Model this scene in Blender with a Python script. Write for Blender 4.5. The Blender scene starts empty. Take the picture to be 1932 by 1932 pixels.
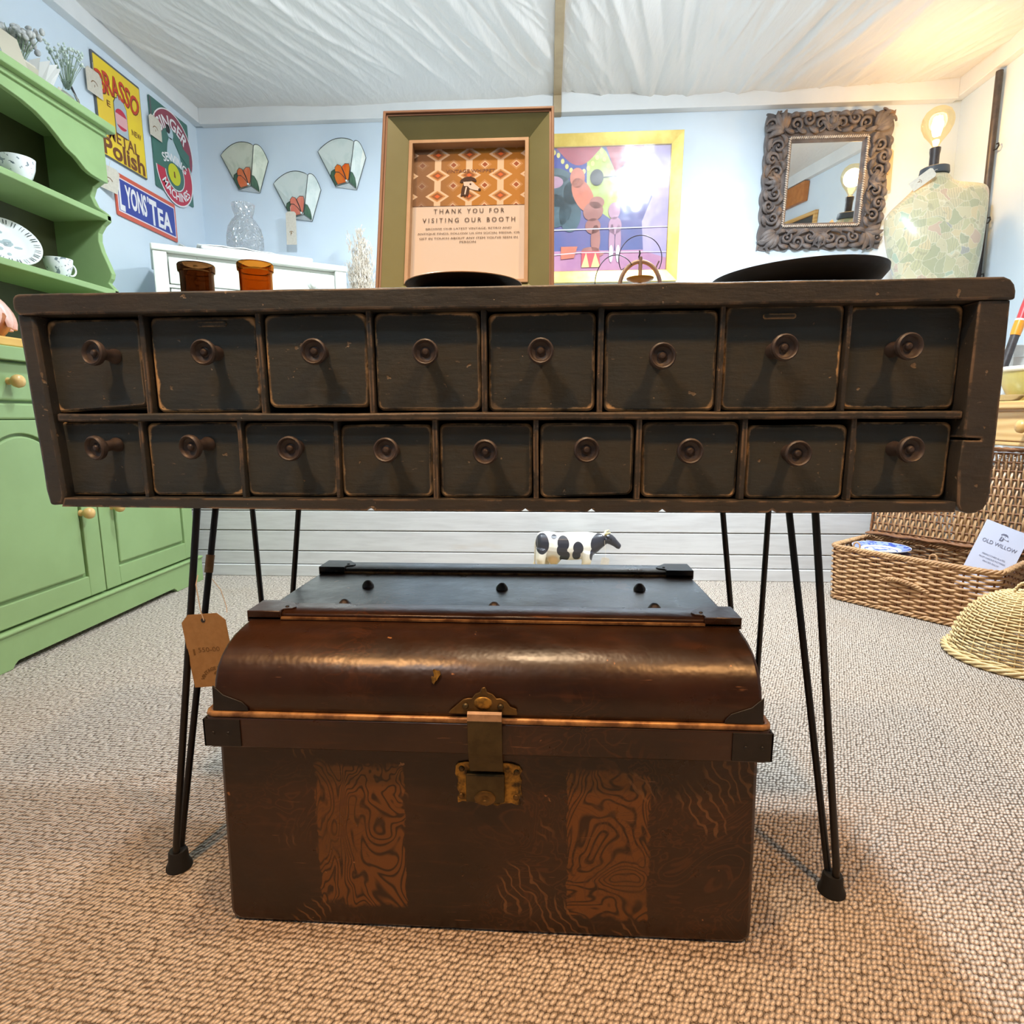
import bpy, bmesh, math, random
from math import sin, cos, pi, radians as D, hypot, atan2, sqrt, exp
from mathutils import Vector, Matrix, noise
random.seed(7)
SC = bpy.context.scene
COL = SC.collection

# ------------------------------------------------------------------ camera
cam_d = bpy.data.cameras.new('camera'); cam_d.sensor_width = 36.0; cam_d.lens = 20.804; cam_d.clip_start = .02
cam = bpy.data.objects.new('camera', cam_d); COL.objects.link(cam); SC.camera = cam
def set_camera(h, pitch, yaw, roll):
    F = Vector((-sin(yaw)*cos(pitch), cos(yaw)*cos(pitch), -sin(pitch)))
    X = Vector((cos(yaw), sin(yaw), 0)); U = X.cross(F)
    X2 = X*cos(roll)+U*sin(roll); U2 = U*cos(roll)-X*sin(roll)
    cam.matrix_world = Matrix(((X2.x, U2.x, -F.x, 0), (X2.y, U2.y, -F.y, 0), (X2.z, U2.z, -F.z, h), (0, 0, 0, 1)))
set_camera(.70, .15904, .06018, -.00443)

# ------------------------------------------------------------------ world, lights, exposure
w = bpy.data.worlds.new('world'); SC.world = w; w.use_nodes = True
w.node_tree.nodes['Background'].inputs[0].default_value = (.9, .93, 1, 1)
w.node_tree.nodes['Background'].inputs[1].default_value = .05
SC.view_settings.view_transform = 'Standard'; SC.view_settings.look = 'None'
SC.view_settings.exposure = 0.0; SC.view_settings.gamma = 1.0; SC.view_settings.use_curve_mapping = False
def area(name, loc, size, power, color, aim=(0, 0, -1), spread=180):
    d = bpy.data.lights.new(name, 'AREA'); d.shape = 'DISK'; d.size = size; d.energy = power; d.color = color; d.spread = D(spread)
    o = bpy.data.objects.new(name, d); COL.objects.link(o); o.location = loc
    o.rotation_euler = Vector(aim).to_track_quat('-Z', 'Y').to_euler()
    return o
COOL = (.80, .91, 1.0); WARM = (1.0, .50, .18); NEUT = (.96, .97, 1.0)
def bulb(name, loc, r, power, color):
    d = bpy.data.lights.new(name, 'POINT'); d.energy = power; d.color = color; d.shadow_soft_size = r
    o = bpy.data.objects.new(name, d); COL.objects.link(o); o.location = loc; return o
bulb('ceiling_lamp', (.70, 1.66, 2.20), .07, 27, COOL)
area('ceiling_spot', (.70, 1.66, 2.27), .14, 46, COOL, (-.05, .50, -1), 130)
bulb('ceiling_lamp', (-.75, 1.90, 2.18), .07, 15, COOL)
area('ceiling_spot', (-.75, 1.90, 2.27), .14, 18, COOL, (-.1, .35, -1), 140)
area('ceiling_spot', (-.03, .745, 2.30), .12, 8.5, (1.0, .70, .42), (0, 0, -1), 120)
area('ceiling_spot', (-.75, .08, 2.30), .14, 10, WARM, (.18, .05, -1), 95)
area('ceiling_spot', (.75, .08, 2.30), .14, 10, WARM, (-.10, .05, -1), 95)
area('ceiling_spot', (-.60, -.35, 2.25), .2, 5, COOL, (.1, .75, -1))
area('wall_wash_fill', (.60, 2.02, 2.29), .10, 6, COOL, (-.72, .75, -.42), 130)  # this and the next: unseen lamps added to brighten the back wall
area('wall_wash_fill', (.72, 2.05, 2.29), .10, 1.5, COOL, (.30, .8, -.42), 130)

# ------------------------------------------------------------------ materials
def S(r, g, b, a=1.0):
    f = lambda c: (c/255.)/12.92 if c/255. <= .04045 else ((c/255.+.055)/1.055)**2.4
    return (f(r), f(g), f(b), a)
class NT:
    def __init__(s, name):
        s.m = bpy.data.materials.new(name); s.m.use_nodes = True; s.t = s.m.node_tree
        s.t.nodes.clear(); s.out = s.t.nodes.new('ShaderNodeOutputMaterial')
    def n(s, ty, ins=None, **props):
        x = s.t.nodes.new('ShaderNode'+ty)
        for k, v in props.items(): setattr(x, k, v)
        for k, v in (ins or {}).items():
            if isinstance(v, bpy.types.NodeSocket): s.t.links.new(v, x.inputs[k])
            else: x.inputs[k].default_value = v
        return x
    def math(s, op, a, b=0.0, c=0.0, clamp=False):
        return s.n('Math', {0: a, 1: b, 2: c}, operation=op, use_clamp=clamp).outputs[0]
    def mix(s, fac, a, b, blend='MIX'):
        return s.n('Mix', {0: fac, 6: a, 7: b}, data_type='RGBA', blend_type=blend).outputs[2]
    def ramp(s, fac, stops, interp='LINEAR'):
        r = s.n('ValToRGB', {0: fac}); e = r.color_ramp; e.interpolation = interp
        while len(e.elements) < len(stops): e.elements.new(.5)
        for el, (p, c) in zip(e.elements, stops):
            el.position = p; el.color = c if len(c) == 4 else tuple(c)+(1,)
        return r.outputs[0]
    def coord(s, which='Object', scale=(1, 1, 1), rot=(0, 0, 0), loc=(0, 0, 0)):
        c = s.n('TexCoord').outputs[which]
        return s.n('Mapping', {'Vector': c, 'Scale': scale, 'Rotation': rot, 'Location': loc}).outputs[0]
    def noise(s, vec, scale=5., detail=3., rough=.5, dist=0.):
        return s.n('TexNoise', {'Vector': vec, 'Scale': scale, 'Detail': detail, 'Roughness': rough, 'Distortion': dist}).outputs[0]
    def sep(s, vec):
        return s.n('SeparateXYZ', {0: vec}).outputs
    def step(s, x, lo, hi):
        return s.n('MapRange', {0: x, 1: lo, 2: hi, 3: 0., 4: 1.}, interpolation_type='SMOOTHSTEP').outputs[0]
    def bump(s, h, strength=.3, dist=.002):
        return s.n('Bump', {'Strength': strength, 'Distance': dist, 'Height': h}).outputs[0]
    def done(s, col, rough=.5, metal=0., normal=None, **kw):
        ins = {'Base Color': col, 'Roughness': rough, 'Metallic': metal}
        if normal is not None: ins['Normal'] = normal
        for k, v in kw.items(): ins[k.replace('_', ' ')] = v
        b = s.n('BsdfPrincipled', ins); s.t.links.new(b.outputs[0], s.out.inputs[0])
        return s.m
BLK = (0, 0, 0, 1); WHT = (1, 1, 1, 1)
def plain(name, c, rough=.5, metal=0., c2=None, scale=8., bump=0., bscale=60., bdist=.001, stretch=(1, 1, 1), **kw):
    t = NT(name); v = t.coord('Object', stretch); col = c
    if c2: col = t.mix(t.step(t.noise(v, scale, 4., .6), .35, .65), c, c2)
    nr = t.bump(t.noise(v, bscale, 3.), bump, bdist) if bump else None
    return t.done(col, rough, metal, nr, **kw)

# ------------------------------------------------------------------ mesh building
class MB:
    def __init__(s): s.v = []; s.f = []; s.m = []
    def add(s, vs, fs, mi=0):
        o = len(s.v); s.v += [tuple(v) for v in vs]
        for f in fs: s.f.append(tuple(i+o for i in f)); s.m.append(mi)
        return s
    def box(s, x0, x1, y0, y1, z0, z1, mi=0):
        return s.add([(x0, y0, z0), (x1, y0, z0), (x1, y1, z0), (x0, y1, z0), (x0, y0, z1), (x1, y0, z1), (x1, y1, z1), (x0, y1, z1)],
                     [(0, 3, 2, 1), (4, 5, 6, 7), (0, 1, 5, 4), (1, 2, 6, 5), (2, 3, 7, 6), (3, 0, 4, 7)], mi)
    def prism(s, poly, fn, d0, d1, mi=0):
        n = len(poly); vs = [fn(u, v, d0) for u, v in poly]+[fn(u, v, d1) for u, v in poly]
        fs = [tuple(range(n)), tuple(range(2*n-1, n-1, -1))]+[(i, i+n, (i+1) % n+n, (i+1) % n) for i in range(n)]
        return s.add(vs, fs, mi)
    def grid(s, fn, nu, nv, mi=0, cu=False):
        vs = [fn(i/nu, j/nv) for j in range(nv+1) for i in range(nu+(0 if cu else 1))]; W = nu+(0 if cu else 1)
        fs = [(j*W+i, j*W+(i+1) % W, (j+1)*W+(i+1) % W, (j+1)*W+i) for j in range(nv) for i in range(nu)]
        return s.add(vs, fs, mi)
    def lathe(s, prof, n=24, fn=lambda x, y, z: (x, y, z), mi=0):
        vs = []; fs = []
        for r, z in prof:
            for i in range(n):
                a = 2*pi*i/n; vs.append(fn(r*cos(a), r*sin(a), z))
        k = len(prof)
        for j in range(k-1):
            for i in range(n): fs.append((j*n+i, j*n+(i+1) % n, (j+1)*n+(i+1) % n, (j+1)*n+i))
        if prof[0][0] > 1e-6: fs.append(tuple(range(n-1, -1, -1)))
        if prof[-1][0] > 1e-6: fs.append(tuple((k-1)*n+i for i in range(n)))
        return s.add(vs, fs, mi)
    def tube(s, pts, r, n=8, closed=False, mi=0, flat=1.0, up=None):
        P = [Vector(p) for p in pts]; k = len(P); R = r if isinstance(r, (list, tuple)) else [r]*k
        vs = []; fs = []; prev = None
        for i in range(k):
            a = P[(i-1) % k] if (closed or i > 0) else P[i]; b = P[(i+1) % k] if (closed or i < k-1) else P[i]
            t = (b-a).normalized() if (b-a).length > 1e-9 else Vector((0, 0, 1))
            if prev is None:
                q = Vector(up) if up else (Vector((0, 0, 1)) if abs(t.z) < .9 else Vector((1, 0, 0)))
            else: q = prev
            q = (q-t*q.dot(t))
            if q.length < 1e-6: q = t.orthogonal()
            q.normalize(); prev = q; e = t.cross(q)
            for j in range(n):
                an = 2*pi*j/n; vs.append(P[i]+(q*cos(an)*flat+e*sin(an))*R[i])
        for i in range(k if closed else k-1):
            for j in range(n):
                i2 = (i+1) % k; fs.append((i*n+j, i*n+(j+1) % n, i2*n+(j+1) % n, i2*n+j))
        if not closed:
            fs.append(tuple(range(n-1, -1, -1))); fs.append(tuple((k-1)*n+j for j in range(n)))
        return s.add(vs, fs, mi)
    def ball(s, c, r, nu=10, nv=6, mi=0, M=None):
        rx, ry, rz = r if isinstance(r, (list, tuple)) else (r, r, r)
        vs = []; fs = []; C = Vector(c)
        tr = (lambda v: C+(M @ v)) if M is not None else (lambda v: C+v)
        vs.append(tr(Vector((0, 0, -rz))))
        for j in range(1, nv):
            ph = -pi/2+pi*j/nv
            for i in range(nu):
                a = 2*pi*i/nu; vs.append(tr(Vector((rx*cos(ph)*cos(a), ry*cos(ph)*sin(a), rz*sin(ph)))))
        vs.append(tr(Vector((0, 0, rz)))); T = len(vs)-1
        for i in range(nu): fs.append((0, 1+(i+1) % nu, 1+i)); fs.append((T, T-nu+i, T-nu+(i+1) % nu))
        for j in range(nv-2):
            for i in range(nu): fs.append((1+j*nu+i, 1+j*nu+(i+1) % nu, 1+(j+1)*nu+(i+1) % nu, 1+(j+1)*nu+i))
        return s.add(vs, fs, mi)
    def build(s, name, mats, parent=None, smooth=None, bevel=0., world=False, subd=0, seg=2):
        me = bpy.data.meshes.new(name)
        vs = s.v
        if world and parent is not None:
            L = parent.location; vs = [(x-L.x, y-L.y, z-L.z) for x, y, z in vs]
        me.from_pydata(vs, [], s.f)
        mats = mats if isinstance(mats, (list, tuple)) else [mats]
        for m in mats: me.materials.append(m)
        if len(mats) > 1: me.polygons.foreach_set('material_index', s.m)
        bm = bmesh.new(); bm.from_mesh(me); bmesh.ops.recalc_face_normals(bm, faces=bm.faces); bm.to_mesh(me); bm.free()
        if smooth is not None:
            me.polygons.foreach_set('use_smooth', [True]*len(me.polygons)); me.set_sharp_from_angle(angle=D(smooth))
        o = bpy.data.objects.new(name, me); COL.objects.link(o)
        if parent is not None: o.parent = parent
        if bevel:
            b = o.modifiers.new('bevel', 'BEVEL'); b.width = bevel; b.segments = seg; b.limit_method = 'ANGLE'; b.angle_limit = D(40)
        if subd:
            b = o.modifiers.new('subd', 'SUBSURF'); b.levels = subd; b.render_levels = subd
        return o
def tag(o, label=None, cat=None, group=None, kind=None):
    if label: o['label'] = label
    if cat: o['category'] = cat
    if group: o['group'] = group
    if kind: o['kind'] = kind
    return o
def thing(name, label, cat, loc=(0, 0, 0), rot=(0, 0, 0), group=None):
    o = bpy.data.objects.new(name, None); COL.objects.link(o); o.location = loc; o.rotation_euler = rot
    o.empty_display_size = .05
    return tag(o, label, cat, group)
def struct(o): o['kind'] = 'structure'; return o
def copy_tree(o, parent=None):
    c = o.copy(); COL.objects.link(c)
    if parent is not None: c.parent = parent
    for ch in list(o.children): copy_tree(ch, c)
    return c
XZ = lambda u, v, d: (u, d, v)      # polygon in x,z extruded along y
YZ = lambda u, v, d: (d, u, v)      # polygon in y,z extruded along x
XY = lambda u, v, d: (u, v, d)
def circle(cx, cy, r, n=24, ry=None, a0=0., a1=2*pi):
    full = abs(a1-a0) > 6.28
    return [(cx+r*cos(a0+(a1-a0)*i/(n if full else n-1)), cy+(ry or r)*sin(a0+(a1-a0)*i/(n if full else n-1))) for i in range(n)]
def rrect(x0, x1, y0, y1, r, n=4):
    P = []
    for cx, cy, a in ((x1-r, y1-r, 0), (x0+r, y1-r, 90), (x0+r, y0+r, 180), (x1-r, y0+r, 270)):
        for i in range(n+1): P.append((cx+r*cos(D(a+90*i/n)), cy+r*sin(D(a+90*i/n))))
    return P
def text_geo(s, bold=0.):
    cu = bpy.data.curves.new('lettering', 'FONT'); cu.body = s; cu.resolution_u = 3; cu.offset = bold; cu.fill_mode = 'FRONT'
    o = bpy.data.objects.new('lettering', cu); COL.objects.link(o)
    bpy.context.view_layer.update()
    me = bpy.data.meshes.new_from_object(o.evaluated_get(bpy.context.evaluated_depsgraph_get()))
    vs = [(v.co.x, v.co.y) for v in me.vertices]; fs = [tuple(p.vertices) for p in me.polygons]
    bpy.data.objects.remove(o); bpy.data.curves.remove(cu); bpy.data.meshes.remove(me)
    return vs, fs
def lettering(items, fn, m, parent, bold=0.01, name='lettering', world=False):
    """items: (string, centre u, centre v, width, height[, (arc centre u, v, radius)])"""
    mb = MB()
    for it in items:
        vs, fs = text_geo(it[0], bold); cx, cy, W, H = it[1:5]
        x0 = min(v[0] for v in vs); x1 = max(v[0] for v in vs); y0 = min(v[1] for v in vs); y1 = max(v[1] for v in vs)
        out = []
        for x, y in vs:
            u = ((x-x0)/(x1-x0)-.5)*W; v = ((y-y0)/(y1-y0)-.5)*H
            if len(it) > 5 and it[5]:
                R = it[5]; a = pi/2-u/abs(R); rr = abs(R)+v
                if R > 0: u, v = rr*cos(a), rr*sin(a)-abs(R)
                else: a = -pi/2+u/abs(R); rr = abs(R)-v; u, v = rr*cos(a), rr*sin(a)+abs(R)
            out.append(fn(cx+u, cy+v))
        mb.add(out, fs)
    return mb.build(name, m, parent, world=world)
# ------------------------------------------------------------------ setting materials
def carpet_material():
    t = NT('sisal_carpet'); v = t.coord('Object', (1, 1, 1), (0, 0, D(4)))
    x, y, z = t.sep(v); jit = t.noise(v, 30., 2.)
    X = t.math('ADD', t.math('DIVIDE', t.math('SUBTRACT', x, t.math('MULTIPLY', y, .38)), .0066), t.math('MULTIPLY', jit, .8)); Y = t.math('ADD', t.math('DIVIDE', y, .0081), t.math('MULTIPLY', jit, .6))
    vv = t.n('CombineXYZ', {0: X, 1: Y, 2: 0.}).outputs[0]
    vo = t.n('TexVoronoi', {'Vector': vv, 'Scale': 1., 'Randomness': .42}, voronoi_dimensions='2D'); cell = t.sep(vo.outputs[1])[0]
    h = t.step(vo.outputs[0], .74, .10); big = t.noise(v, 3., 3.)
    fv = t.n('Mapping', {'Vector': v, 'Rotation': (0, 0, .40), 'Scale': (900, 160, 300)}).outputs[0]; fib = t.noise(fv, 1., 2.)
    c = t.mix(t.step(h, .08, .56), S(58, 47, 39), S(228, 216, 203))  # occlusion in the gaps between loops painted into the colour
    c = t.mix(t.math('MULTIPLY', cell, .34), c, S(158, 140, 120)); c = t.mix(t.math('MULTIPLY', t.step(fib, .40, .70), .38), c, S(226, 212, 194)); c = t.mix(t.math('MULTIPLY', t.step(big, .5, .7), .15), c, S(184, 160, 132))
    hh = t.math('ADD', h, t.math('MULTIPLY', fib, .18))
    return t.done(c, .92, 0., t.bump(hh, .95, .006), Specular_IOR_Level=.15)
M = {}
M['carpet'] = carpet_material()
M['wall'] = plain('painted_wall', S(217, 229, 238), .75, c2=S(211, 224, 235), scale=1.5, bump=.05, bscale=40)
M['beam'] = plain('painted_beam', S(228, 229, 228), .6, c2=S(220, 222, 222), scale=3, bump=.06, bscale=30, stretch=(1, 1, 1))
M['batten'] = plain('bare_batten', S(186, 166, 132), .6, c2=S(172, 152, 120), scale=6)
def fabric():
    t = NT('draped_satin'); v = t.coord('Object', (14, 3, 6)); n = t.noise(v, 2.2, 4., .55, .6)
    fine = t.noise(t.coord('Object', (1, 1, 1)), 900., 1.)
    return t.done(S(222, 220, 216), .36, 0., t.bump(t.math('ADD', n, t.math('MULTIPLY', fine, .05)), .35, .012), Sheen_Weight=.25, Specular_IOR_Level=.35)
M['fabric'] = fabric()
def plank_mat():
    t = NT('whitewashed_plank'); v = t.coord('Object', (1.2, 14, 14)); g = t.noise(v, 5., 5., .6, .4)
    oi = t.n('ObjectInfo').outputs['Random']
    k = t.noise(t.coord('Object', (1, 1, 3)), 3.5, 2.)
    c = t.mix(t.step(g, .3, .75), S(214, 213, 211), S(198, 196, 194)); c = t.mix(t.math('MULTIPLY', t.step(k, .62, .75), .35), c, S(188, 172, 150))
    c = t.mix(t.math('MULTIPLY', oi, .12), c, S(180, 178, 176))
    return t.done(c, .55, 0., t.bump(g, .12, .002))
M['plank'] = plank_mat()

# ------------------------------------------------------------------ room
XL, XR, YB, YF, ZC = -1.985, 2.145, 3.52, -5.0, 2.41
struct(MB().grid(lambda u, v: (XL-.1+u*(XR-XL+.2), YF-.1+v*(YB-YF+.2), 0), 1, 1).build('floor', M['carpet']))
struct(MB().box(XL-.12, XR+.12, YB, YB+.1, 0, ZC+.1).build('wall_back', M['wall']))
struct(MB().box(XL-.1, XL, YF-.1, YB, 0, ZC+.1).build('wall_left', M['wall']))
struct(MB().box(XR, XR+.1, YF-.1, YB, 0, ZC+.1).build('wall_right', M['wall']))
struct(MB().box(XL-.1, XR+.1, YF-.1, YF, 0, ZC+.1).build('wall_front', M['wall']))
# low boarded ledge in front of the back wall; its front boards are separate planks
led = struct(MB().box(XL, XR, 2.534, YB, 0, .478).build('wall_low', M['plank']))
zs = [(.055, .112), (.116, .205), (.209, .294), (.298, .384), (.388, .474)]
for k, (a, b) in enumerate(zs):
    MB().box(XL+.002, XR-.002, 2.519+(.001 if k % 2 else 0), 2.534, a, b).build('plank', M['plank'], led, bevel=.0025)
MB().box(XL+.002, XR-.002, 2.505, 2.538, .478, .50).build('ledge_nosing', M['plank'], led, bevel=.004)
struct(MB().box(XL+.002, XR-.002, 2.511, 2.534, 0, .052).build('baseboard_back', M['plank'], bevel=.003))
# beams under the fabric
struct(MB().box(XL+.045, .022, YB-.045, YB, 2.312, ZC+.03).build('trim_1', M['beam'], bevel=.003))
struct(MB().box(.064, XR-.045, YB-.05, YB, 2.308, ZC+.03).build('trim_2', M['beam'], bevel=.003))
struct(MB().box(XL, XL+.045, YF, YB-.005, 2.318, ZC+.03).build('trim_3', M['beam'], bevel=.003))
struct(MB().box(XR-.045, XR, YF, YB-.005, 2.318, ZC+.03).build('trim_4', M['beam'], bevel=.003))
def ceiling():
    rnd = random.Random(11); folds = []
    NX, NY = 560, 210; y0 = 2.5
    for k in range(330):
        x = rnd.uniform(XL, XR); right = x > .04
        y = rnd.uniform(2.45, 3.62)
        a0 = .42 if not right else (.45-(x-.1)*.70 if x < .75 else -(x-.75)*.40); ang = rnd.gauss(a0, .10)           # lean of the fold from the y axis
        big = rnd.random() < .22
        folds.append((x, y, sin(ang), cos(ang), rnd.uniform(.014, .030) if big else rnd.uniform(.0055, .013), (rnd.uniform(.004, .010) if big else rnd.uniform(.0018, .0056))*rnd.choice((1, 1, -1)), rnd.uniform(.20, .90), rnd.uniform(-.25, .25)))
    right_ = lambda x: x > .04
    H = [[0.]*(NX+1) for _ in range(NY+1)]
    dx = (XR-XL)/NX; dy = (YB-y0)/NY
    for x, y, sx, sy, wd, am, ln, cv in folds:
        ext = ln*1.3
        for j in range(max(0, int((y-ext-y0)/dy)), min(NY, int((y+ext-y0)/dy))+1):
            py = y0+j*dy
            s = (py-y)/max(.3, sy); xc = x+s*sx+cv*s*s*.25; en = max(0, 1-(s/ln)**2)**1.5*min(1, j/20.)*(1 if right_(x) else max(.25, min(1, (3.35-py)/.25)))
            if en <= 0: continue
            for i in range(max(0, int((xc-3*wd-XL)/dx)), min(NX, int((xc+3*wd-XL)/dx)+1)+1):
                q = (XL+i*dx-xc)/wd; H[j][i] += am*en*exp(-q*q*.9)
    def base(x, y, h):
        t = (x-XL)/(.04-XL) if x < .04 else (x-.04)/(XR-.04); v = (y-1.4)/(YB-1.4)
        sag = .034*sin(pi*min(1, max(0, t)))**.7*(.75+.4*sin(v*7+x*2)*.4)
        edge = .012*noise.noise((x*2.3, 3.1, 0))+.008*noise.noise((x*6., 1.1, 0))
        z = ZC-.006-sag-h-.006*noise.noise((x*3, y*2.5, 0))+edge*.6
        pin = max(0., 1-abs(x-.04)/.05)
        return (x, min(y, YB-.002), min(z*(1-pin)+(ZC-.003)*pin, ZC-.002))
    mb = MB().grid(lambda u, v: base(XL+u*(XR-XL), y0+v*(YB-y0), H[round(v*NY)][round(u*NX)]), NX, NY)
    mb.grid(lambda u, v: base(XL+u*(XR-XL), YF+v*(y0-YF), .006*noise.noise((u*30+v*8, v*7, 5))), 120, 60)
    return struct(mb.build('ceiling', M['fabric'], smooth=80))
ceiling()
struct(MB().box(XL-.1, XR+.1, YF-.1, YB+.1, ZC+.06, ZC+.1).build('trim_6', M['beam']))
struct(MB().box(.022, .064, .2, YB-.055, ZC-.022, ZC-.002).box(.022, .064, YB-.056, YB-.0, 2.305, ZC-.002).build('trim_5', M['batten'], bevel=.002))
# ------------------------------------------------------------------ dark apothecary counter on hairpin legs
def worn_paint(name, base, alt, bare, edge=.045, gen=True, rough=.42):
    """dark paint rubbed through to bare wood along the edges of each piece (real wear)"""
    t = NT(name); v = t.coord('Object'); oi = t.n('ObjectInfo').outputs['Random']
    rv = t.n('VectorMath', {0: v, 1: t.n('CombineXYZ', {0: t.math('MULTIPLY', oi, 37.), 1: 0., 2: t.math('MULTIPLY', oi, 11.)}).outputs[0]}, operation='ADD').outputs[0]
    n1 = t.noise(rv, 14., 4., .6); n2 = t.noise(rv, 55., 4., .65); n3 = t.noise(t.n('Mapping', {'Vector': rv, 'Scale': (1, 1, 5)}).outputs[0], 26., 5., .6)
    col = t.mix(t.step(n1, .35, .7), base, alt); col = t.mix(t.math('MULTIPLY', t.step(n3, .45, .8), .35), col, S(72, 64, 53))
    g = t.sep(t.n('TexCoord').outputs['Generated'])
    ax = t.math('MULTIPLY', t.math('ABSOLUTE', t.math('SUBTRACT', g[0], .5)), 2.); az = t.math('MULTIPLY', t.math('ABSOLUTE', t.math('SUBTRACT', g[2], .5)), 2.)
    mx = t.math('MAXIMUM', ax, az); sm = t.math('POWER', t.math('ADD', t.math('POWER', ax, 9.), t.math('POWER', az, 9.)), 1/9.)
    m = t.math('ADD', sm, t.math('MULTIPLY', t.math('SUBTRACT', t.noise(rv, 22., 5., .7), .5), edge*5.2))
    wear = t.math('MULTIPLY', t.step(m, 1.0-edge*1.35, 1.0-edge*.35), t.math('ADD', .22, t.math('MULTIPLY', t.step(t.noise(rv, 20., 3., .6), .42, .58), .78)))
    col = t.mix(t.math('MULTIPLY', t.step(t.noise(t.coord('Object'), 2.2, 2.), .42, .60), .45), col, S(62, 72, 76))
    bv = t.n('Bevel', {'Radius': .0045}, samples=4).outputs[0]; gn = t.n('NewGeometry').outputs['Normal']
    ed = t.math('SUBTRACT', 1., t.n('VectorMath', {0: bv, 1: gn}, operation='DOT_PRODUCT').outputs['Value'])
    ew = t.math('MULTIPLY', t.step(ed, .012, .07), t.step(t.noise(rv, 17., 5., .7), .44, .56))
    chips = t.step(t.noise(rv, 75., 2., .5), .70, .74)
    scr = t.step(t.noise(t.n('Mapping', {'Vector': rv, 'Scale': (30, 30, 90), 'Rotation': (0, .6, 0)}).outputs[0], 3.2, 2., .5), .73, .79)
    if gen: col = t.mix(t.math('MULTIPLY', wear, .9), col, bare)
    col = t.mix(t.math('MULTIPLY', ew, .75 if gen else .6), col, bare)
    col = t.mix(t.math('MULTIPLY', chips, .5), col, S(150, 132, 108)); col = t.mix(t.math('MULTIPLY', scr, .45), col, S(140, 128, 110))
    h = t.math('ADD', t.math('MULTIPLY', n1, .7), t.math('ADD', t.math('MULTIPLY', n2, .25), t.math('MULTIPLY', n3, .3)))
    h = t.math('SUBTRACT', h, t.math('MULTIPLY', chips, .3))
    return t.done(col, t.mix(n2, (rough-.1,)*3+(1,), (rough+.16,)*3+(1,)), 0., t.bump(h, .55, .005), Specular_IOR_Level=.45)
M['drawer'] = worn_paint('worn_black_drawer', S(62, 67, 66), S(68, 69, 63), S(222, 188, 140))
M['carcass'] = worn_paint('worn_black_carcass', S(60, 60, 58), S(72, 69, 63), S(190, 160, 128), gen=False, rough=.4)
M['knob'] = plain('dark_turned_wood', S(56, 50, 50), .46, c2=S(72, 64, 62), scale=30, bump=.15, bscale=120)
M['iron'] = plain('black_iron', S(14, 12, 12), .42, c2=S(24, 20, 19), scale=40, bump=.1, bscale=200, Specular_IOR_Level=.5)
M['rubber'] = plain('black_rubber', S(18, 17, 16), .7)
counter = thing('apothecary_counter', 'long dark apothecary drawer counter with seventeen knobbed drawers on black hairpin legs', 'counter', (-.077, .98, 0))
def wob_poly(P, amp, seed, n=10):
    out = []
    for i, (a, b) in enumerate(P):
        c, d = P[(i+1) % len(P)]; k = max(1, int(hypot(c-a, d-b)/.03))
        for j in range(k):
            f = j/k; x = a+(c-a)*f; y = b+(d-b)*f
            out.append((x+amp*noise.noise((x*16, y*16, seed)), y+amp*noise.noise((x*16, y*16, seed+9))))
    return out
MB().prism(wob_poly(rrect(-.7265, .5735, .8400, .8675, .010, 3)[:0]+[(.5735, .8400), (.5735, .850), (.571, .858), (.566, .864), (.558, .8675)]+rrect(-.7265, .5735, .8400, .8675, .010, 3)[4:12]+[(-.7165, .8400)], .0013, 1), XZ, .796, 1.165).build('counter_top', M['carcass'], counter, smooth=50, bevel=.006, world=True, seg=3)
MB().prism(wob_poly([(-.726, .842), (-.702, .842), (-.6885, .592), (-.693, .579), (-.713, .5775), (-.717, .60)], .001, 2), XZ, .800, 1.16).build('side_panel', M['carcass'], counter, smooth=40, bevel=.004, world=True)
P = [(.5335, .84), (.5335, .6715), (.556, .6705), (.556, .6675), (.5335, .668), (.532, .63), (.535, .60), (.536, .584), (.540, .576), (.550, .5725), (.560, .5735), (.568, .578), (.5735, .588), (.5745, .600), (.5725, .75), (.5705, .84)]
MB().prism(P, XZ, .799, 1.16).build('side_panel', M['carcass'], counter, smooth=40, bevel=.003, world=True)
P = [(-.695, .576), (-.69, .5885), (.534, .5875), (.534, .574)]
for nx in (.30, .155, .06, -.03, -.245): P += [(nx+.0055, .5725), (nx, .5765), (nx-.0055, .5725)]
MB().prism(P, XZ, .800, 1.16).build('bottom_rail', M['carcass'], counter, smooth=40, world=True)
MB().prism(wob_poly([(-.69, .7075), (.533, .7055), (.533, .6955), (-.69, .6965)], .0012, 5), XZ, .804, 1.15).build('middle_rail', M['carcass'], counter, smooth=40, bevel=.0025, world=True)
MB().box(-.71, .55, 1.145, 1.16, .576, .84).build('back_panel', M['carcass'], counter, world=True)
TOPS = [(-.701, -.565, .7085, .8365), (-.551, -.399, .709, .838), (-.387, -.2455, .7145, .8395), (-.235, -.091, .709, .8395), (-.0805, .0635, .7075, .8375), (.0755, .222, .7075, .8365), (.2305, .3825, .7075, .8425), (.389, .5325, .708, .840)]
BOTS = [(-.7095, -.5785, .591, .6955), (-.570, -.4325, .590, .6945), (-.4285, -.2965, .590, .6935), (-.290, -.160, .5895, .6905), (-.1495, -.021, .5885, .6915), (-.0105, .1175, .5885, .6915), (.1285, .257, .5895, .6925), (.2675, .398, .5885, .688), (.407, .531, .590, .6915)]
KT = [(-.611, .788), (-.458, .787), (-.307, .786), (-.159, .784), (-.0095, .784), (.1455, .776), (.297, .785), (.450, .785)]
KB = [(-.624, .660), (-.489, .661), (-.349, .659), (-.217, .657), (-.083, .654), (.0515, .657), (.1855, .655), (.322, .652), (.4625, .657)]
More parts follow.
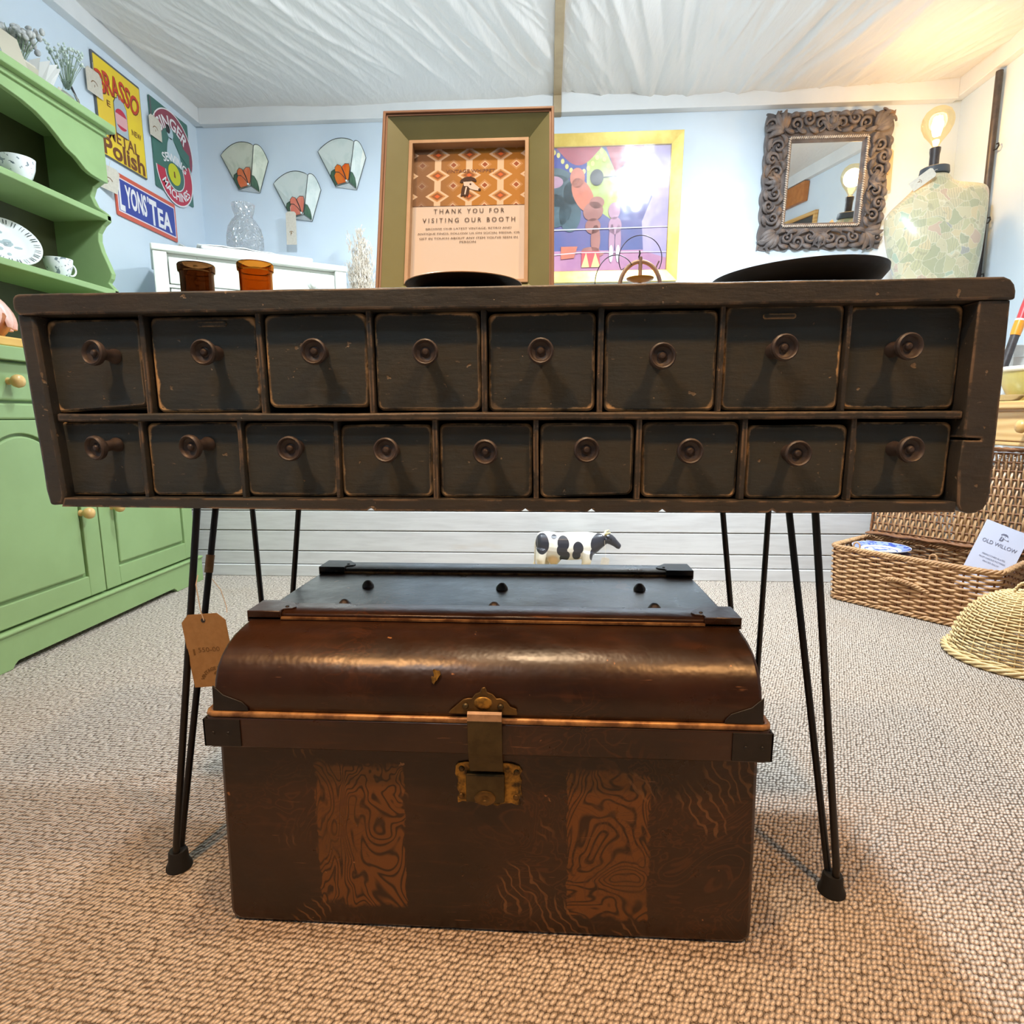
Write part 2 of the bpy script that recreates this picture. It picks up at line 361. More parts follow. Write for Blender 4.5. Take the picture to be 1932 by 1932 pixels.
KPROF = [(.0105, 0), (.0100, .004), (.0080, .008), (.0072, .015), (.0080, .021), (.0130, .026), (.0162, .0295), (.0172, .033), (.0168, .0365), (.0150, .0385), (.0136, .0375), (.0120, .0335), (.0070, .0315), (.0052, .0325), (.0046, .0345), (.0028, .0362), (0, .0366)]
rnd = random.Random(3)
k = 0
for row, (DR, KN) in enumerate(((TOPS, KT), (BOTS, KB))):
    for i, (x0, x1, z0, z1) in enumerate(DR):
        yf = .8195+rnd.uniform(-.0025, .002)+(.006 if (row, i) == (0, 7) else 0)
        sk = .004 if i == 0 else .0015
        poly = rrect(x0, x1, z0, z1, .009, 4)
        poly = [(x+(.5-(z-z0)/(z1-z0))*(-.004 if i < 4 else .003)*0, z) for x, z in poly]
        if (row, i) == (0, 0): poly = [(x+(z1-z)*-.12*0, z+(.009*(x-x0)/(x1-x0) if z < z0+.03 else 0)) for x, z in poly]
        if (row, i) == (1, 5): poly = [(x, z+(.006*max(0, (x-x0)/(x1-x0)-.6)/.4 if z < z0+.03 else 0)) for x, z in poly]
        poly = wob_poly(poly, .0011, k*3.7)
        mb = MB().prism(poly, XZ, yf, yf+.016).box(x0+.004, x1-.004, yf+.014, 1.12, z0+.004, z1-.012)
        d = mb.build('drawer', M['drawer'], counter, smooth=45, bevel=.0032, world=True, seg=2)
        kx, kz = KN[i]; ax = rnd.uniform(-.10, .10); az = rnd.uniform(-.07, .07)
        if row == 1 and i < 2: ax = -.22; az = -.10
        if (row, i) == (0, 0): ax = -.16; az = .05
        bx = kx-ax*.037; bz = kz-az*.037
        # knob axis points to the viewer (-y), each turned slightly askew
        A = Vector((ax, -1, az)).normalized(); q = A.to_track_quat('Z', 'Y').to_matrix()
        fn = lambda X, Y, Z, q=q, bx=bx, bz=bz, yf=yf: tuple(Vector((bx, yf+.0005, bz))+q @ Vector((X, Y, Z)))
        kn = MB().lathe(KPROF, 20, fn).build('knob', M['knob'], counter, smooth=35, world=True)
        kn.parent = d; kn.location = (0, 0, 0)
        k += 1
        if (row, i) in ((0, 1), (0, 6)):
            cx = -.462 if i == 1 else .300
            lab = MB().prism(rrect(cx-.021, cx+.021, .8245, .8315, .0032), XZ, yf-.0022, yf+.001).build('label_plate', M['drawer'], counter, world=True, bevel=.001)
            lab.parent = d
# dividers between the drawers
for row, DR in enumerate((TOPS, BOTS)):
    for a, b in zip(DR[:-1], DR[1:]):
        xm = (a[1]+b[0])/2; h = max(.0028, min(.0036, (b[0]-a[1])/2-.0012)); z0, z1 = ((.706, .842), (.5875, .697))[row]
        MB().prism(wob_poly([(xm-h, z0), (xm+h, z0), (xm+h, z1), (xm-h, z1)], .0008, xm*50), XZ, .811, 1.14).build('divider', M['carcass'], counter, smooth=40, world=True, bevel=.0012)
# hairpin legs: foot, two rods, mounting plate
LEGS = [((-.578, .803), (-.532, .862), (-.543, .935)), ((.4255, .808), (.3655, .915), (.3835, .864)), ((-.563, 1.125), (-.577, 1.112), (-.470, 1.095)), ((.404, 1.122), (.316, 1.095), (.410, 1.11))]
for n_, (f, a, b) in enumerate(LEGS):
    F = Vector((f[0], f[1], .024)); A = Vector((a[0], a[1], .572)); B = Vector((b[0], b[1], .572))
    dv = (B-A); dv.z = 0; dv = dv.normalized()*.0085
    pts = [A]+[A.lerp(F-dv, t_) for t_ in (.5, .96)]+[F-dv*.7+Vector((0, 0, -.008)), F+Vector((0, 0, -.012)), F+dv*.7+Vector((0, 0, -.008))]+[B.lerp(F+dv, t_) for t_ in (.96, .5)]+[B]
    lg = MB().tube(pts, .0052, 10).build('hairpin_leg', M['iron'], counter, smooth=50, world=True)
    c = (A+B)/2; sx = .052
    pl = MB().box(c.x-sx, c.x+sx, c.y-.047, c.y+.047, .5695, .5727).build('mounting_plate', M['iron'], counter, world=True, bevel=.001); pl.parent = lg
    ft = MB().lathe([(.0125, .030), (.0140, .027), (.0150, .012), (.0190, .004), (.0192, 0), (0, 0)][::-1], 16, lambda x, y, z, f=f: (f[0]+x, f[1]+y, z)).build('rubber_foot', M['rubber'], counter, smooth=40, world=True); ft.parent = lg

# ------------------------------------------------------------------ tin trunk
def trunk_mat(name, panels):
    t = NT(name); v = t.coord('Object'); x, y, z = t.sep(v)
    n = t.noise(v, 6., 5., .62); st = t.noise(t.n('Mapping', {'Vector': v, 'Scale': (1, 1, 9)}).outputs[0], 12., 5., .6)
    c = t.mix(t.step(n, .3, .72), S(33, 19, 10), S(56, 33, 18)); c = t.mix(t.math('MULTIPLY', t.step(st, .52, .8), .35), c, S(92, 54, 30))
    if panels:
        g = t.noise(t.n('Mapping', {'Vector': v, 'Scale': (1, 1, .75)}).outputs[0], 7.5, 2.5, .5, 1.6)
        w = t.math('ABSOLUTE', t.math('SUBTRACT', t.math('FRACT', t.math('MULTIPLY', g, 21.)), .5))
        vein = t.step(w, .22, .46); jag = t.math('MULTIPLY', t.math('SUBTRACT', t.noise(v, 60., 3.), .5), .016)
        pc = t.mix(vein, S(112, 68, 26), S(46, 25, 11)); pc = t.mix(t.step(n, .5, .8), pc, S(90, 58, 26))
        for x0, x1, z0, z1 in panels:
            ax = t.math('ADD', t.math('ABSOLUTE', t.math('SUBTRACT', x, (x0+x1)/2)), jag); az = t.math('ADD', t.math('ABSOLUTE', t.math('SUBTRACT', z, (z0+z1)/2)), t.math('MULTIPLY', jag, 2.))
            mk = t.math('MULTIPLY', t.step(ax, (x1-x0)/2+.001, (x1-x0)/2-.001), t.step(az, (z1-z0)/2+.006, (z1-z0)/2-.004))
            c = t.mix(t.math('MULTIPLY', mk, .95), c, pc)
        # loose grain strokes beside the panels
        wv = t.n('TexWave', {'Vector': t.n('Mapping', {'Vector': v, 'Rotation': (0, .5, 0)}).outputs[0], 'Scale': 24., 'Distortion': 9., 'Detail': 2., 'Detail Scale': 1.2}).outputs[1]
        pm = t.math('MULTIPLY', t.step(wv, .80, .95), t.step(t.noise(v, 11., 1.), .60, .68))
        c = t.mix(t.math('MULTIPLY', pm, .5), c, S(138, 96, 58))
    ch = t.step(t.noise(v, 42., 3., .6), .715, .75); c = t.mix(t.math('MULTIPLY', ch, .6), c, S(182, 128, 82))
    mot = t.noise(v, 22., 4., .6)
    gg = t.noise(v, 9., 3., .5, 1.8); vn = t.math('ABSOLUTE', t.math('SUBTRACT', t.math('FRACT', t.math('MULTIPLY', gg, 13.)), .5)); c = t.mix(t.math('MULTIPLY', t.math('MULTIPLY', t.step(vn, .30, .46), t.step(t.noise(v, 4., 2.), .45, .62)), .55), c, S(84, 48, 25))
    sc_ = t.step(t.noise(t.n('Mapping', {'Vector': v, 'Scale': (7, 7, 90)}).outputs[0], 2.4, 3., .6), .68, .74); c = t.mix(t.math('MULTIPLY', sc_, .4), c, S(150, 104, 70))
    return t.done(c, t.mix(mot, (.20,)*3+(1,), (.42,)*3+(1,)), 0., t.bump(t.math('ADD', t.math('MULTIPLY', n, 2.), t.math('MULTIPLY', mot, .03)), .30, .006), Specular_IOR_Level=.5)
M['trunk'] = trunk_mat('japanned_tin', None)
M['trunk_front'] = trunk_mat('grained_tin', [(-.226, -.106, .036, .243), (.112, .219, .034, .243)])
M['tinblack'] = plain('black_tin', S(14, 12, 12), .45, c2=S(26, 22, 21), scale=60, bump=.2, bscale=150)
M['bead'] = plain('rubbed_bead', S(104, 70, 42), .36, c2=S(176, 132, 84), scale=34, metal=.3, bump=.2)
M['brassold'] = plain('tarnished_brass', S(118, 92, 52), .42, metal=.75, c2=S(86, 70, 44), scale=38, bump=.25, bscale=120)
M['steelold'] = plain('tarnished_strap', S(86, 76, 52), .42, metal=.7, c2=S(70, 61, 42), scale=30, bump=.15)
M['wornbend'] = plain('worn_strap_bend', S(176, 144, 112), .5, c2=S(150, 120, 92), scale=60)
M['gilt'] = plain('flaking_brass', S(178, 136, 58), .4, metal=.6, c2=S(60, 50, 34), scale=70, bump=.3, bscale=140)
tx = -.083
trunk = thing('tin_trunk', 'domed brown tin trunk with grained panels and brass hasp under the counter', 'trunk', (tx, .95, 0))
body = MB()
poly = rrect(-.437, .2695, .0, .30, .018, 4)
poly = [(x+(.006*(1-z/.30)*(-1 if x < -.08 else 1)), z) for x, z in poly]
body.prism(poly, XZ, .709, 1.205); body.build('body', M['trunk_front'], trunk, smooth=40, bevel=.006, world=True)
MB().prism(rrect(-.443, .277, .690, 1.215, .008, 2), XY, .276, .318).build('rim_band', M['trunk'], trunk, smooth=40, bevel=.0025, world=True)
rimpts = [(x, y, .3215) for x, y in rrect(-.440, .274, .6935, 1.212, .008, 2)]
MB().tube(rimpts, .0042, 8, closed=True).build('bead', M['bead'], trunk, smooth=60, world=True)
prof = [(.6975, .3195), (.6945, .335), (.6945, .350), (.698, .366), (.706, .381), (.718, .392), (.734, .4015), (.755, .4080), (.780, .4115), (.80, .4125), (.96, .4115), (1.12, .4085), (1.155, .4045), (1.18, .398), (1.197, .386), (1.206, .366), (1.209, .345), (1.206, .3195)]
lid = MB().prism(prof, YZ, -.430, .265).build('lid', M['trunk'], trunk, smooth=50, bevel=.005, world=True, seg=3)
for y0, y1 in ((.797, .846), (1.068, 1.118)):
    dz = -.0045 if y0 > 1 else 0
    P = [(y0, .4085+dz), (y0+.001, .4215+dz), (y0+.008, .4240+dz), (y1-.006, .4244+dz), (y1, .4215+dz), (y1, .4085+dz)]
    rd = MB().prism(P, YZ, -.4305, .2665).build('lid_batten', M['trunk'], trunk, smooth=60, bevel=.0015, world=True); 
    wl = MB().box(-.430, .266, y0-.0016, y0+.003, .4135+dz, .4175+dz).build('worn_edge', M['bead'], trunk, world=True, bevel=.0006)
    for s_ in (-1, 1):
        xe = -.4315 if s_ < 0 else .2675; xi = xe-s_*.062
        q = [(xe, y0-.0012), (xe, y1+.001), (xi+s_*.018, y1+.001), (xi+s_*.008, y1-.012)]+[(xi+s_*(.010-.012*cos(D(a))), (y0+y1)/2-.004+.012*sin(D(a))) for a in (40, 0, -40)]+[(xi+s_*.012, y0+.010), (xi+s_*.014, y0-.0012)]
        cp = MB().prism(q, XY, .4225+dz, .4262+dz).box(min(xe, xe-s_*.050), max(xe, xe-s_*.050), y0-.0016, y0+.002, .4100+dz, .4258+dz).build('corner_cap', M['tinblack'] if y0 > 1 else M['trunk'], trunk, smooth=40, bevel=.0008, world=True)
        rv = MB().ball((xi+s_*.012, (y0+y1)/2-.004, .4263+dz), (.003, .003, .0014), 8, 4).build('rivet', M['tinblack'], trunk, world=True); rv.parent = cp
for (x, y) in ((-.313, .867), (-.080, .864), (.162, .869), (-.309, .975), (-.076, .969), (.156, .976)):
    MB().lathe([(.0105, .4090), (.0098, .4150), (.0065, .4200), (.0035, .4225), (0, .4230)], 12, lambda a, b, z, x=x, y=y: (x+a, y+b, z)).build('stud', M['knob'], trunk, smooth=35, world=True)
# black corner pieces
for s_ in (-1, 1):
    xe = -.4432 if s_ < 0 else .2772; f = lambda x: xe-s_*x
    c1 = MB().box(min(f(-.001), f(.048)), max(f(-.001), f(.048)), .6885, .6915, .2785, .3160).box(min(f(-.0012), f(.002)), max(f(-.0012), f(.002)), .6885, .75, .2785, .3160).build('corner_plate', M['tinblack'], trunk, world=True, bevel=.0008)
    for dx, dz in ((.012, .297), (.032, .297)):
        r_ = MB().ball((f(dx), .6882, dz), (.0026, .0012, .0026), 8, 4).build('rivet', M['tinblack'], trunk, world=True); r_.parent = c1
    xe2 = -.4305 if s_ < 0 else .2655; g = lambda x: xe2-s_*x
    q = [(g(-.0006), .326), (g(.046), .326), (g(.045), .331), (g(.038), .3385), (g(.026), .343), (g(.014), .3475), (g(.006), .3545), (g(-.0006), .359)]
    def lidmap(u, v, d):
        yy = .6962-.0012+(.0 if v < .35 else (v-.35)*.2); return (u, yy-d, v)
    MB().prism(q, lidmap, .0, .0022).build('lid_corner_plate', M['tinblack'], trunk, world=True, smooth=30, bevel=.0005)
# hasp
hp = [(-.123, .3315), (-.120, .336), (-.110, .345), (-.104, .3505), (-.098, .352), (-.093, .352), (-.089, .3575), (-.083, .3600), (-.0805, .3655), (-.0765, .3665), (-.0735, .3600), (-.067, .3575), (-.062, .352), (-.057, .3525), (-.050, .349), (-.045, .342), (-.037, .339), (-.036, .3315)]
hasp = MB().prism(hp, lambda u, v, d: (u, .6925-d+max(0, v-.345)*.10, v), .0, .0026).build('hasp_plate', M['brassold'], trunk, smooth=40, bevel=.0007, world=True)
for x in (-.101, -.057):
    r_ = MB().ball((x, .6893, .3425), (.0042, .0036, .0042), 10, 6).build('rivet', M['steelold'], trunk, smooth=40, world=True); r_.parent = hasp
b_ = MB().ball((-.079, .6905, .346), (.012, .0028, .009), 12, 6).build('boss', M['gilt'], trunk, smooth=60, world=True); b_.parent = hasp
SP = [(.6905, .3335), (.6865, .3365), (.6835, .3345), (.6828, .3280), (.6835, .318), (.6845, .30), (.6855, .28), (.6905, .268), (.6965, .258), (.6985, .248), (.7005, .248), (.6985, .260), (.6925, .271), (.6875, .281), (.6865, .30), (.6856, .32), (.6850, .328), (.6862, .3325), (.688, .332)]
sm = MB()
sm.prism(SP, YZ, -.0985, -.0550); strap = sm.build('hasp_strap', M['steelold'], trunk, smooth=40, bevel=.0006, world=True)
MB().prism([(.6862, .3372), (.6826, .3350), (.6820, .3262), (.6832, .3262), (.6838, .3340), (.6868, .3362)], YZ, -.0983, -.0552).build('worn_bend', M['wornbend'], trunk, smooth=40, world=True).parent = strap
strap.children[0].location = (0, 0, 0)
for cx, cz, sc_ in ((-.1395, .3790, 1.0), (-.1425, .3725, .7)):
    MB().prism([(cx+sc_*.0042*(1+.45*sin(a*3+1))*cos(a), cz+sc_*.0062*(1+.4*cos(a*2.3))*sin(a)) for a in [2*pi*i/12 for i in range(12)]], lambda u, v, d: (u, .7030-(.385-v)*.42-d, v), -.001, .0006).build('bare_fleck', M['gilt'], trunk, world=True)
lp = [(-.118, .2495), (-.115, .2535), (-.105, .256), (-.045, .2555), (-.034, .2515), (-.0305, .2455), (-.034, .238), (-.031, .231), (-.0325, .221), (-.031, .211), (-.035, .2045), (-.033, .197), (-.0385, .1955), (-.045, .1985), (-.056, .197), (-.064, .1935), (-.070, .1955), (-.078, .193), (-.086, .195), (-.095, .1985), (-.110, .199), (-.116, .1965), (-.1165, .2045), (-.114, .211), (-.1175, .219), (-.115, .229), (-.119, .238)]
lk = MB().prism(lp, XZ, .7065, .7092).build('lock_plate', M['gilt'], trunk, smooth=30, bevel=.0006, world=True)
bx_ = MB().box(-.104, -.0535, .6985, .7075, .203, .243).build('lock_case', M['steelold'], trunk, bevel=.0022, world=True); bx_.parent = lk
kh = MB().lathe([(.0125, 0), (.0120, .0022), (.0085, .0034), (.0060, .0030), (.0035, .0010), (0, .0008)], 18, lambda x, y, z: (-.079+x*1.15, .6988-z, .2105+y*.8)).build('keyhole_cover', M['brassold'], trunk, smooth=40, world=True); kh.parent = lk
for x, z in ((-.110, .246), (-.038, .243), (-.111, .207), (-.039, .207)):
    r_ = MB().ball((x, .7062, z), (.0040, .0022, .0040), 10, 6).build('rivet', M['brassold'], trunk, smooth=40, world=True); r_.parent = lk
# ------------------------------------------------------------------ green dresser on the left
M['green'] = plain('sage_green_paint', S(142, 170, 114), .5, c2=S(136, 163, 108), scale=4, bump=.06, bscale=90)
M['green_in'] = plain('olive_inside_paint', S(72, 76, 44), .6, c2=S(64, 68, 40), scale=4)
M['pineknob'] = plain('varnished_pine_knob', S(214, 178, 112), .35, c2=S(200, 160, 96), scale=30)
dres = thing('dresser', 'sage green painted dresser with arched plate rack and pine knobs against the left wall', 'dresser', (-1.74, 1.89, 0))
DM = M['green']
YL, YR = 1.335, 2.44
MB().box(-1.975, -1.532, YL+.012, YR-.012, .02, .866).build('base_cabinet', DM, dres, world=True, bevel=.003)
MB().prism(rrect(-1.975, -1.497, YL-.01, YR+.014, .004, 1), XY, .864, .902).build('worktop', DM, dres, world=True, bevel=.006)
MB().box(-1.540, -1.512, YL+.005, YR-.005, .70, .745).build('mid_moulding', DM, dres, world=True, bevel=.006)
# plinth with bracket feet
pp = [(YL, 0), (YL+.165, 0), (YL+.172, .010), (YL+.185, .018), (YR-.205, .018), (YR-.192, .010), (YR-.185, 0), (YR, 0), (YR, .100), (YL, .100)]
pl = MB().prism(pp, YZ, -1.535, -1.508).build('plinth', DM, dres, world=True, bevel=.002)
MB().box(-1.54, -1.502, YL-.003, YR+.003, .098, .110).build('plinth_moulding', DM, dres, world=True, bevel=.005)
for ya in (YL, YR-.03): MB().box(-1.97, -1.53, ya, ya+.03, 0, .10).build('plinth_return', DM, dres, world=True)
def knob_out(x, y, z, parent, r=.019):
    pr = [(.011, 0), (.0085, .006), (.009, .013), (r*.84, .020), (r, .029), (r*.9, .038), (r*.55, .0435), (0, .045)]
    o = MB().lathe(pr, 16, lambda a, b, c: (x+c, y+a, z+b)).build('knob', M['pineknob'], None, smooth=60)
    o.data.transform(Matrix.Translation(-dres.location)); o.parent = parent; return o
for y0, y1 in ((YL+.025, 1.884), (1.896, YR-.025)):
    dr = MB().box(-1.535, -1.517, y0, y1, .752, .860).build('drawer', DM, dres, world=True, bevel=.007, seg=3)
    knob_out(-1.518, (y0+y1)/2-.005, .806, dr)
def arch_poly(ya, yb, za, zb, rise, inset=0.):
    """flat bottom, ogee arched top; za bottom, zb shoulder height, zb+rise apex"""
    ya += inset; yb -= inset; za += inset; P = [(ya, za), (yb, za)]; n = 26; c = (ya+yb)/2; h = (yb-ya)/2
    for i in range(n+1):
        u = 1-2*i/n; a = abs(u)
        s = 1-(a/.62)**2*.5 if a < .62 else (.5-.46*sin(min(1, (a-.62)/.20)*pi/2) if a < .82 else .04*(1-(a-.82)/.18)*0)
        P.append((c+u*h, zb-inset*.8+rise*max(0, s)))
    return P
for y0, y1, sg, ky in ((YL+.03, 1.8845, 1, 1.812), (1.8895, YR-.03, -1, 1.951)):
    dd = MB().box(-1.540, -1.526, y0, y1, .118, .698)
    st = .068
    # frame members around a recessed field, then the raised panel
    fa = arch_poly(y0+st, y1-st, .185, .555, .105)
    dd.box(-1.5265, -1.514, y0, y0+st, .118, .698).box(-1.5265, -1.514, y1-st, y1, .118, .698).box(-1.5265, -1.514, y0+st, y1-st, .118, .185)
    top = [(y1-st, .698)]+[(y0+st, .698)]+[(p[0], p[1]) for p in fa[2:]][::-1]
    dd.prism(top, YZ, -1.5265, -1.514)
    dr = dd.build('door', DM, dres, world=True, bevel=.0025)
    inner = MB().prism(arch_poly(y0+st, y1-st, .185, .555, .105, .010), YZ, -1.5262, -1.5150).build('raised_panel', DM, dres, world=True, bevel=.009, seg=2); inner.parent = dr
    knob_out(-1.5145, ky, .398, dr)
# rack
HX = -1.742
scal = [(.90, HX), (1.185, HX), (1.212, HX), (1.223, -1.752), (1.240, -1.766), (1.256, -1.753), (1.275, -1.7475), (1.305, -1.758), (1.36, -1.779), (1.40, -1.788), (1.43, -1.785), (1.457, -1.765), (1.474, HX), (1.497, HX), (1.506, -1.752), (1.53, -1.785), (1.568, -1.801), (1.600, -1.787), (1.617, -1.757), (1.634, HX), (1.80, HX)]
P = [(x, z) for z, x in scal]+[(-1.975, 1.80), (-1.975, .90)]
for y0 in (YL+.02, YR-.045):
    MB().prism(P, XZ, y0, y0+.024).build('rack_side', DM, dres, world=True, bevel=.003)
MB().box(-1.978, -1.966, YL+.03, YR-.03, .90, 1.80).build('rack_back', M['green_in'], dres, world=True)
for z in (1.475, 1.190):
    MB().box(-1.968, HX, YL+.02, YR-.022, z, z+.0225).build('shelf', DM, dres, world=True, bevel=.003)
mt = MB().box(-1.98, -1.705, YL-.015, YR+.005, 1.806, 1.836)
mt.build('top_moulding', DM, dres, world=True, bevel=.005)
MB().box(-1.975, -1.730, YL+.012, YR-.016, 1.788, 1.806).build('top_frieze', DM, dres, world=True, bevel=.002)
# fascia with ogee arch
half = [(0, 1.752), (.09, 1.751), (.16, 1.744), (.215, 1.732), (.262, 1.713), (.300, 1.690), (.325, 1.672), (.350, 1.6615), (.372, 1.655), (.395, 1.642), (.416, 1.6285), (.440, 1.6215), (.470, 1.619), (.4955, 1.618)]
cy = 1.8875
ar = [(cy+d, z) for d, z in half][::-1]+[(cy-d, z) for d, z in half[1:]]
P = ar+[(cy-.53, 1.618), (cy-.53, 1.79), (cy+.53, 1.79), (cy+.53, 1.618)]
MB().prism(P, YZ, -1.758, -1.7395).build('arched_fascia', DM, dres, world=True, bevel=.002, smooth=30)

# crockery on the rack
def china(name, spots):
    t = NT(name); v = t.coord('Object'); n = t.noise(v, 62., 2.); n2 = t.noise(v, 95., 2.)
    c = t.mix(t.step(n, .60, .66), S(236, 240, 238), S(128, 140, 146)); c = t.mix(t.step(n2, .68, .72), c, S(70, 86, 90))
    return t.done(c, .16, Specular_IOR_Level=.5)
M['china'] = china('floral_china', 1)
M['whitechina'] = plain('white_china', S(238, 240, 238), .15)
def plate_mb(r, n=40):
    mb = MB(); pr = [(0, 0), (r*.55, 0), (r*.62, .004), (r*.78, .012), (r, .018), (r*.995, .0205), (r*.78, .0150), (r*.60, .0075), (r*.5, .005), (0, .005)]
    return mb.lathe(pr, n)
def cup_mb(r, h):
    mb = MB(); pr = [(r*.55, 0), (r*.58, .004), (r*.75, h*.25), (r*.92, h*.6), (r, h), (r*.95, h), (r*.86, h*.6), (r*.66, h*.2), (0, h*.14)]
    return mb.lathe(pr, 28)
def cup(loc, r, h, label, hang, tilt=0):
    t = thing('teacup', label, 'cup', loc, (0, tilt, hang), 'teacups on the green dresser shelves')
    cup_mb(r, h).build('bowl', M['china'], t, smooth=40)
    pts = [(r*.86+.003+cos(a)*h*.30, 0, h*.56+sin(a)*h*.33) for a in [pi*.62-i*pi*1.24/10 for i in range(11)]]
    MB().tube(pts, .0034, 8).build('handle', M['whitechina'], t, smooth=60)
    return t
def plate_spotted(loc, r, label, nrm):
    t = thing('plate', label, 'plate', loc, Vector(nrm).to_track_quat('Z', 'Y').to_euler(), 'decorated plates on the green dresser shelves')
    plate_mb(r).build('dish', M['whitechina'], t, smooth=40)
    mb = MB()
    for k in range(22):
        a = 2*pi*k/22; rr = r*.86; da = .06 if k % 3 else .035
        for s_ in (-.05, .05):
            mb.add([((rr-.010)*cos(a+s_), (rr-.010)*sin(a+s_), .0182), ((rr-.010)*cos(a+s_+da*.5), (rr-.010)*sin(a+s_+da*.5), .0182), ((rr+.008)*cos(a+s_+da*.5), (rr+.008)*sin(a+s_+da*.5), .0197), ((rr+.008)*cos(a+s_), (rr+.008)*sin(a+s_), .0197)], [(0, 1, 2, 3)])
    mb.build('rim_dashes', M['inkgrey'], t)['kind'] = 'stuff'
    mb = MB(); rr_ = random.Random(5)
    for k in range(9):
        a = rr_.uniform(0, 6.28); q = rr_.uniform(.0, r*.5); mb.prism(circle(q*cos(a), q*sin(a), rr_.uniform(.006, .013), 8, rr_.uniform(.004, .008)), XY, .0052, .0062)
    mb.build('fruit_motif', M['inkpale'], t)['kind'] = 'stuff'
    return t
M['inkgrey'] = plain('dark_grey_glaze', S(70, 78, 80), .25); M['inkpale'] = plain('pale_grey_glaze', S(176, 190, 192), .25)
plate_spotted((-1.872, 2.060, 1.297), .098, 'white plate with dark rim dashes leaning on the lower rack shelf', (.74, -.44, .50))
plate_spotted((-1.915, 1.940, 1.583), .098, 'white plate leaning on the upper rack shelf behind a cup', (.87, -.10, .50))
cup((-1.795, 2.185, 1.2127), .046, .066, 'floral white teacup beside the plate on the lower rack shelf', D(75))
cup((-1.800, 2.065, 1.4977), .052, .074, 'floral white teacup on the upper rack shelf under the arch', D(200))

# things on the worktop at the left edge
M['bread'] = plain('golden_wood', S(222, 176, 92), .45, c2=S(200, 148, 66), scale=12, bump=.1, stretch=(1, .25, 1))
M['copperwood'] = plain('amber_carved_wood', S(196, 120, 58), .35, c2=S(150, 82, 34), scale=18, bump=.3, bscale=60)
M['pink'] = plain('pink_glazed', S(226, 184, 170), .3, c2=S(206, 150, 128), scale=14)
t = tag(MB().prism(rrect(-1.80, -1.515, 1.50, 1.985, .03, 5), XY, .9025, .930).build('chopping_board', M['bread'], None, bevel=.005, smooth=40), 'thick golden wooden board on the dresser worktop behind the counter', 'board')
t = thing('carved_bowl', 'pink and amber carved bowl on the golden board at the left edge', 'bowl', (-1.655, 1.655, .9305))
MB().lathe([(.055, 0), (.075, .004), (.095, .03), (.104, .062), (.100, .070), (.088, .055), (.07, .02), (0, .012)], 36).build('body', M['copperwood'], t, smooth=50)
mb = MB()
for k in range(14):
    a = 2*pi*k/14; c_, s_ = cos(a), sin(a); tw = .35
    pts = []
    for j in range(9):
        f = j/8; an = a+tw*(f-.5); r_ = .106-.060*f**1.6; pts.append((r_*cos(an), r_*sin(an), .030+.125*f-.02*f*f))
    mb.tube(pts, [.004+.0185*sin(pi*(i+.6)/9.2) for i in range(9)], 8, flat=.55)
mb.build('petals', M['pink'], t, smooth=60)
MB().ball((0, 0, .080), (.08, .08, .055), 20, 10).build('filling', M['copperwood'], t, smooth=60)

# bottle, flower pots and cards on top of the dresser
def glass(name, c, rough=.02, ior=1.45):
    t = NT(name); b = t.n('BsdfGlass', {'Color': c, 'Roughness': rough, 'IOR': ior}); t.t.links.new(b.outputs[0], t.out.inputs[0]); return t.m
M['glass'] = glass('clear_glass', (.96, .985, .98, 1))
M['stem'] = plain('dry_green_stem', S(134, 152, 126), .8); M['bloom'] = plain('baby_breath_bloom', S(226, 234, 226), .8, c2=S(190, 208, 196), scale=60)
M['greybloom'] = plain('grey_lavender_dried', S(168, 172, 172), .85, c2=S(206, 206, 202), scale=60)
M['card'] = plain('cream_card', S(186, 178, 158), .8); M['kraft'] = plain('kraft_card', S(178, 140, 92), .8, c2=S(170, 132, 84), scale=90)
M['kraftpale'] = plain('pale_kraft_card', S(214, 206, 190), .8, c2=S(206, 198, 182), scale=90)
M['maroon'] = plain('maroon_box', S(122, 78, 74), .6); M['paper'] = plain('white_paper', S(214, 212, 208), .75)
M['string'] = plain('cotton_string', S(226, 214, 196), .9); M['ink'] = plain('dark_ink', S(64, 48, 44), .8); M['faded'] = plain('faded_ink', S(124, 92, 52), .85)
TZ = 1.8365
def spray(parent, base, n, h, spread, rb, seed, ms, mbm, stemr=.0012, lump=1):
    r = random.Random(seed); st = MB(); bl = MB()
    for k in range(n):
        a = r.uniform(0, 6.28); q = spread*sqrt(r.random()); hh = h*r.uniform(.62, 1.0)
        tip = Vector((base[0]+q*cos(a), base[1]+q*sin(a), base[2]+hh)); b = Vector(base)+Vector((cos(a), sin(a), 0))*.006
        md = b.lerp(tip, .55)+Vector((0, 0, hh*.06)); st.tube([b, md, tip], stemr, 5)
        for _ in range(lump): bl.ball(tip+Vector((r.gauss(0, rb*.8), r.gauss(0, rb*.8), r.gauss(0, rb*.6))), (rb*r.uniform(.7, 1.2), rb*r.uniform(.7, 1.2), rb*r.uniform(.6, 1.3)), 7, 5)
    st.build('stems', ms, parent); o = bl.build('blooms', mbm, parent, smooth=70); o['kind'] = 'stuff'; return o
t = thing('bottle_vase', 'clear glass bottle of white baby breath with a leaning rod on the dresser top', 'vase', (-1.830, 2.372, TZ))
MB().lathe([(0, 0), (.034, 0), (.038, .004), (.038, .052), (.034, .072), (.020, .092), (.0135, .104), (.0132, .122), (.0158, .124), (.0158, .129), (.0120, .129), (.0110, .106), (.0175, .092), (.0315, .071), (.0355, .051), (.0355, .006), (0, .004)], 28).build('glass_bottle', M['glass'], t, smooth=40)
spray(t, (0, 0, .10), 46, .135, .058, .0052, 4, M['stem'], M['bloom'], .0008, 2)
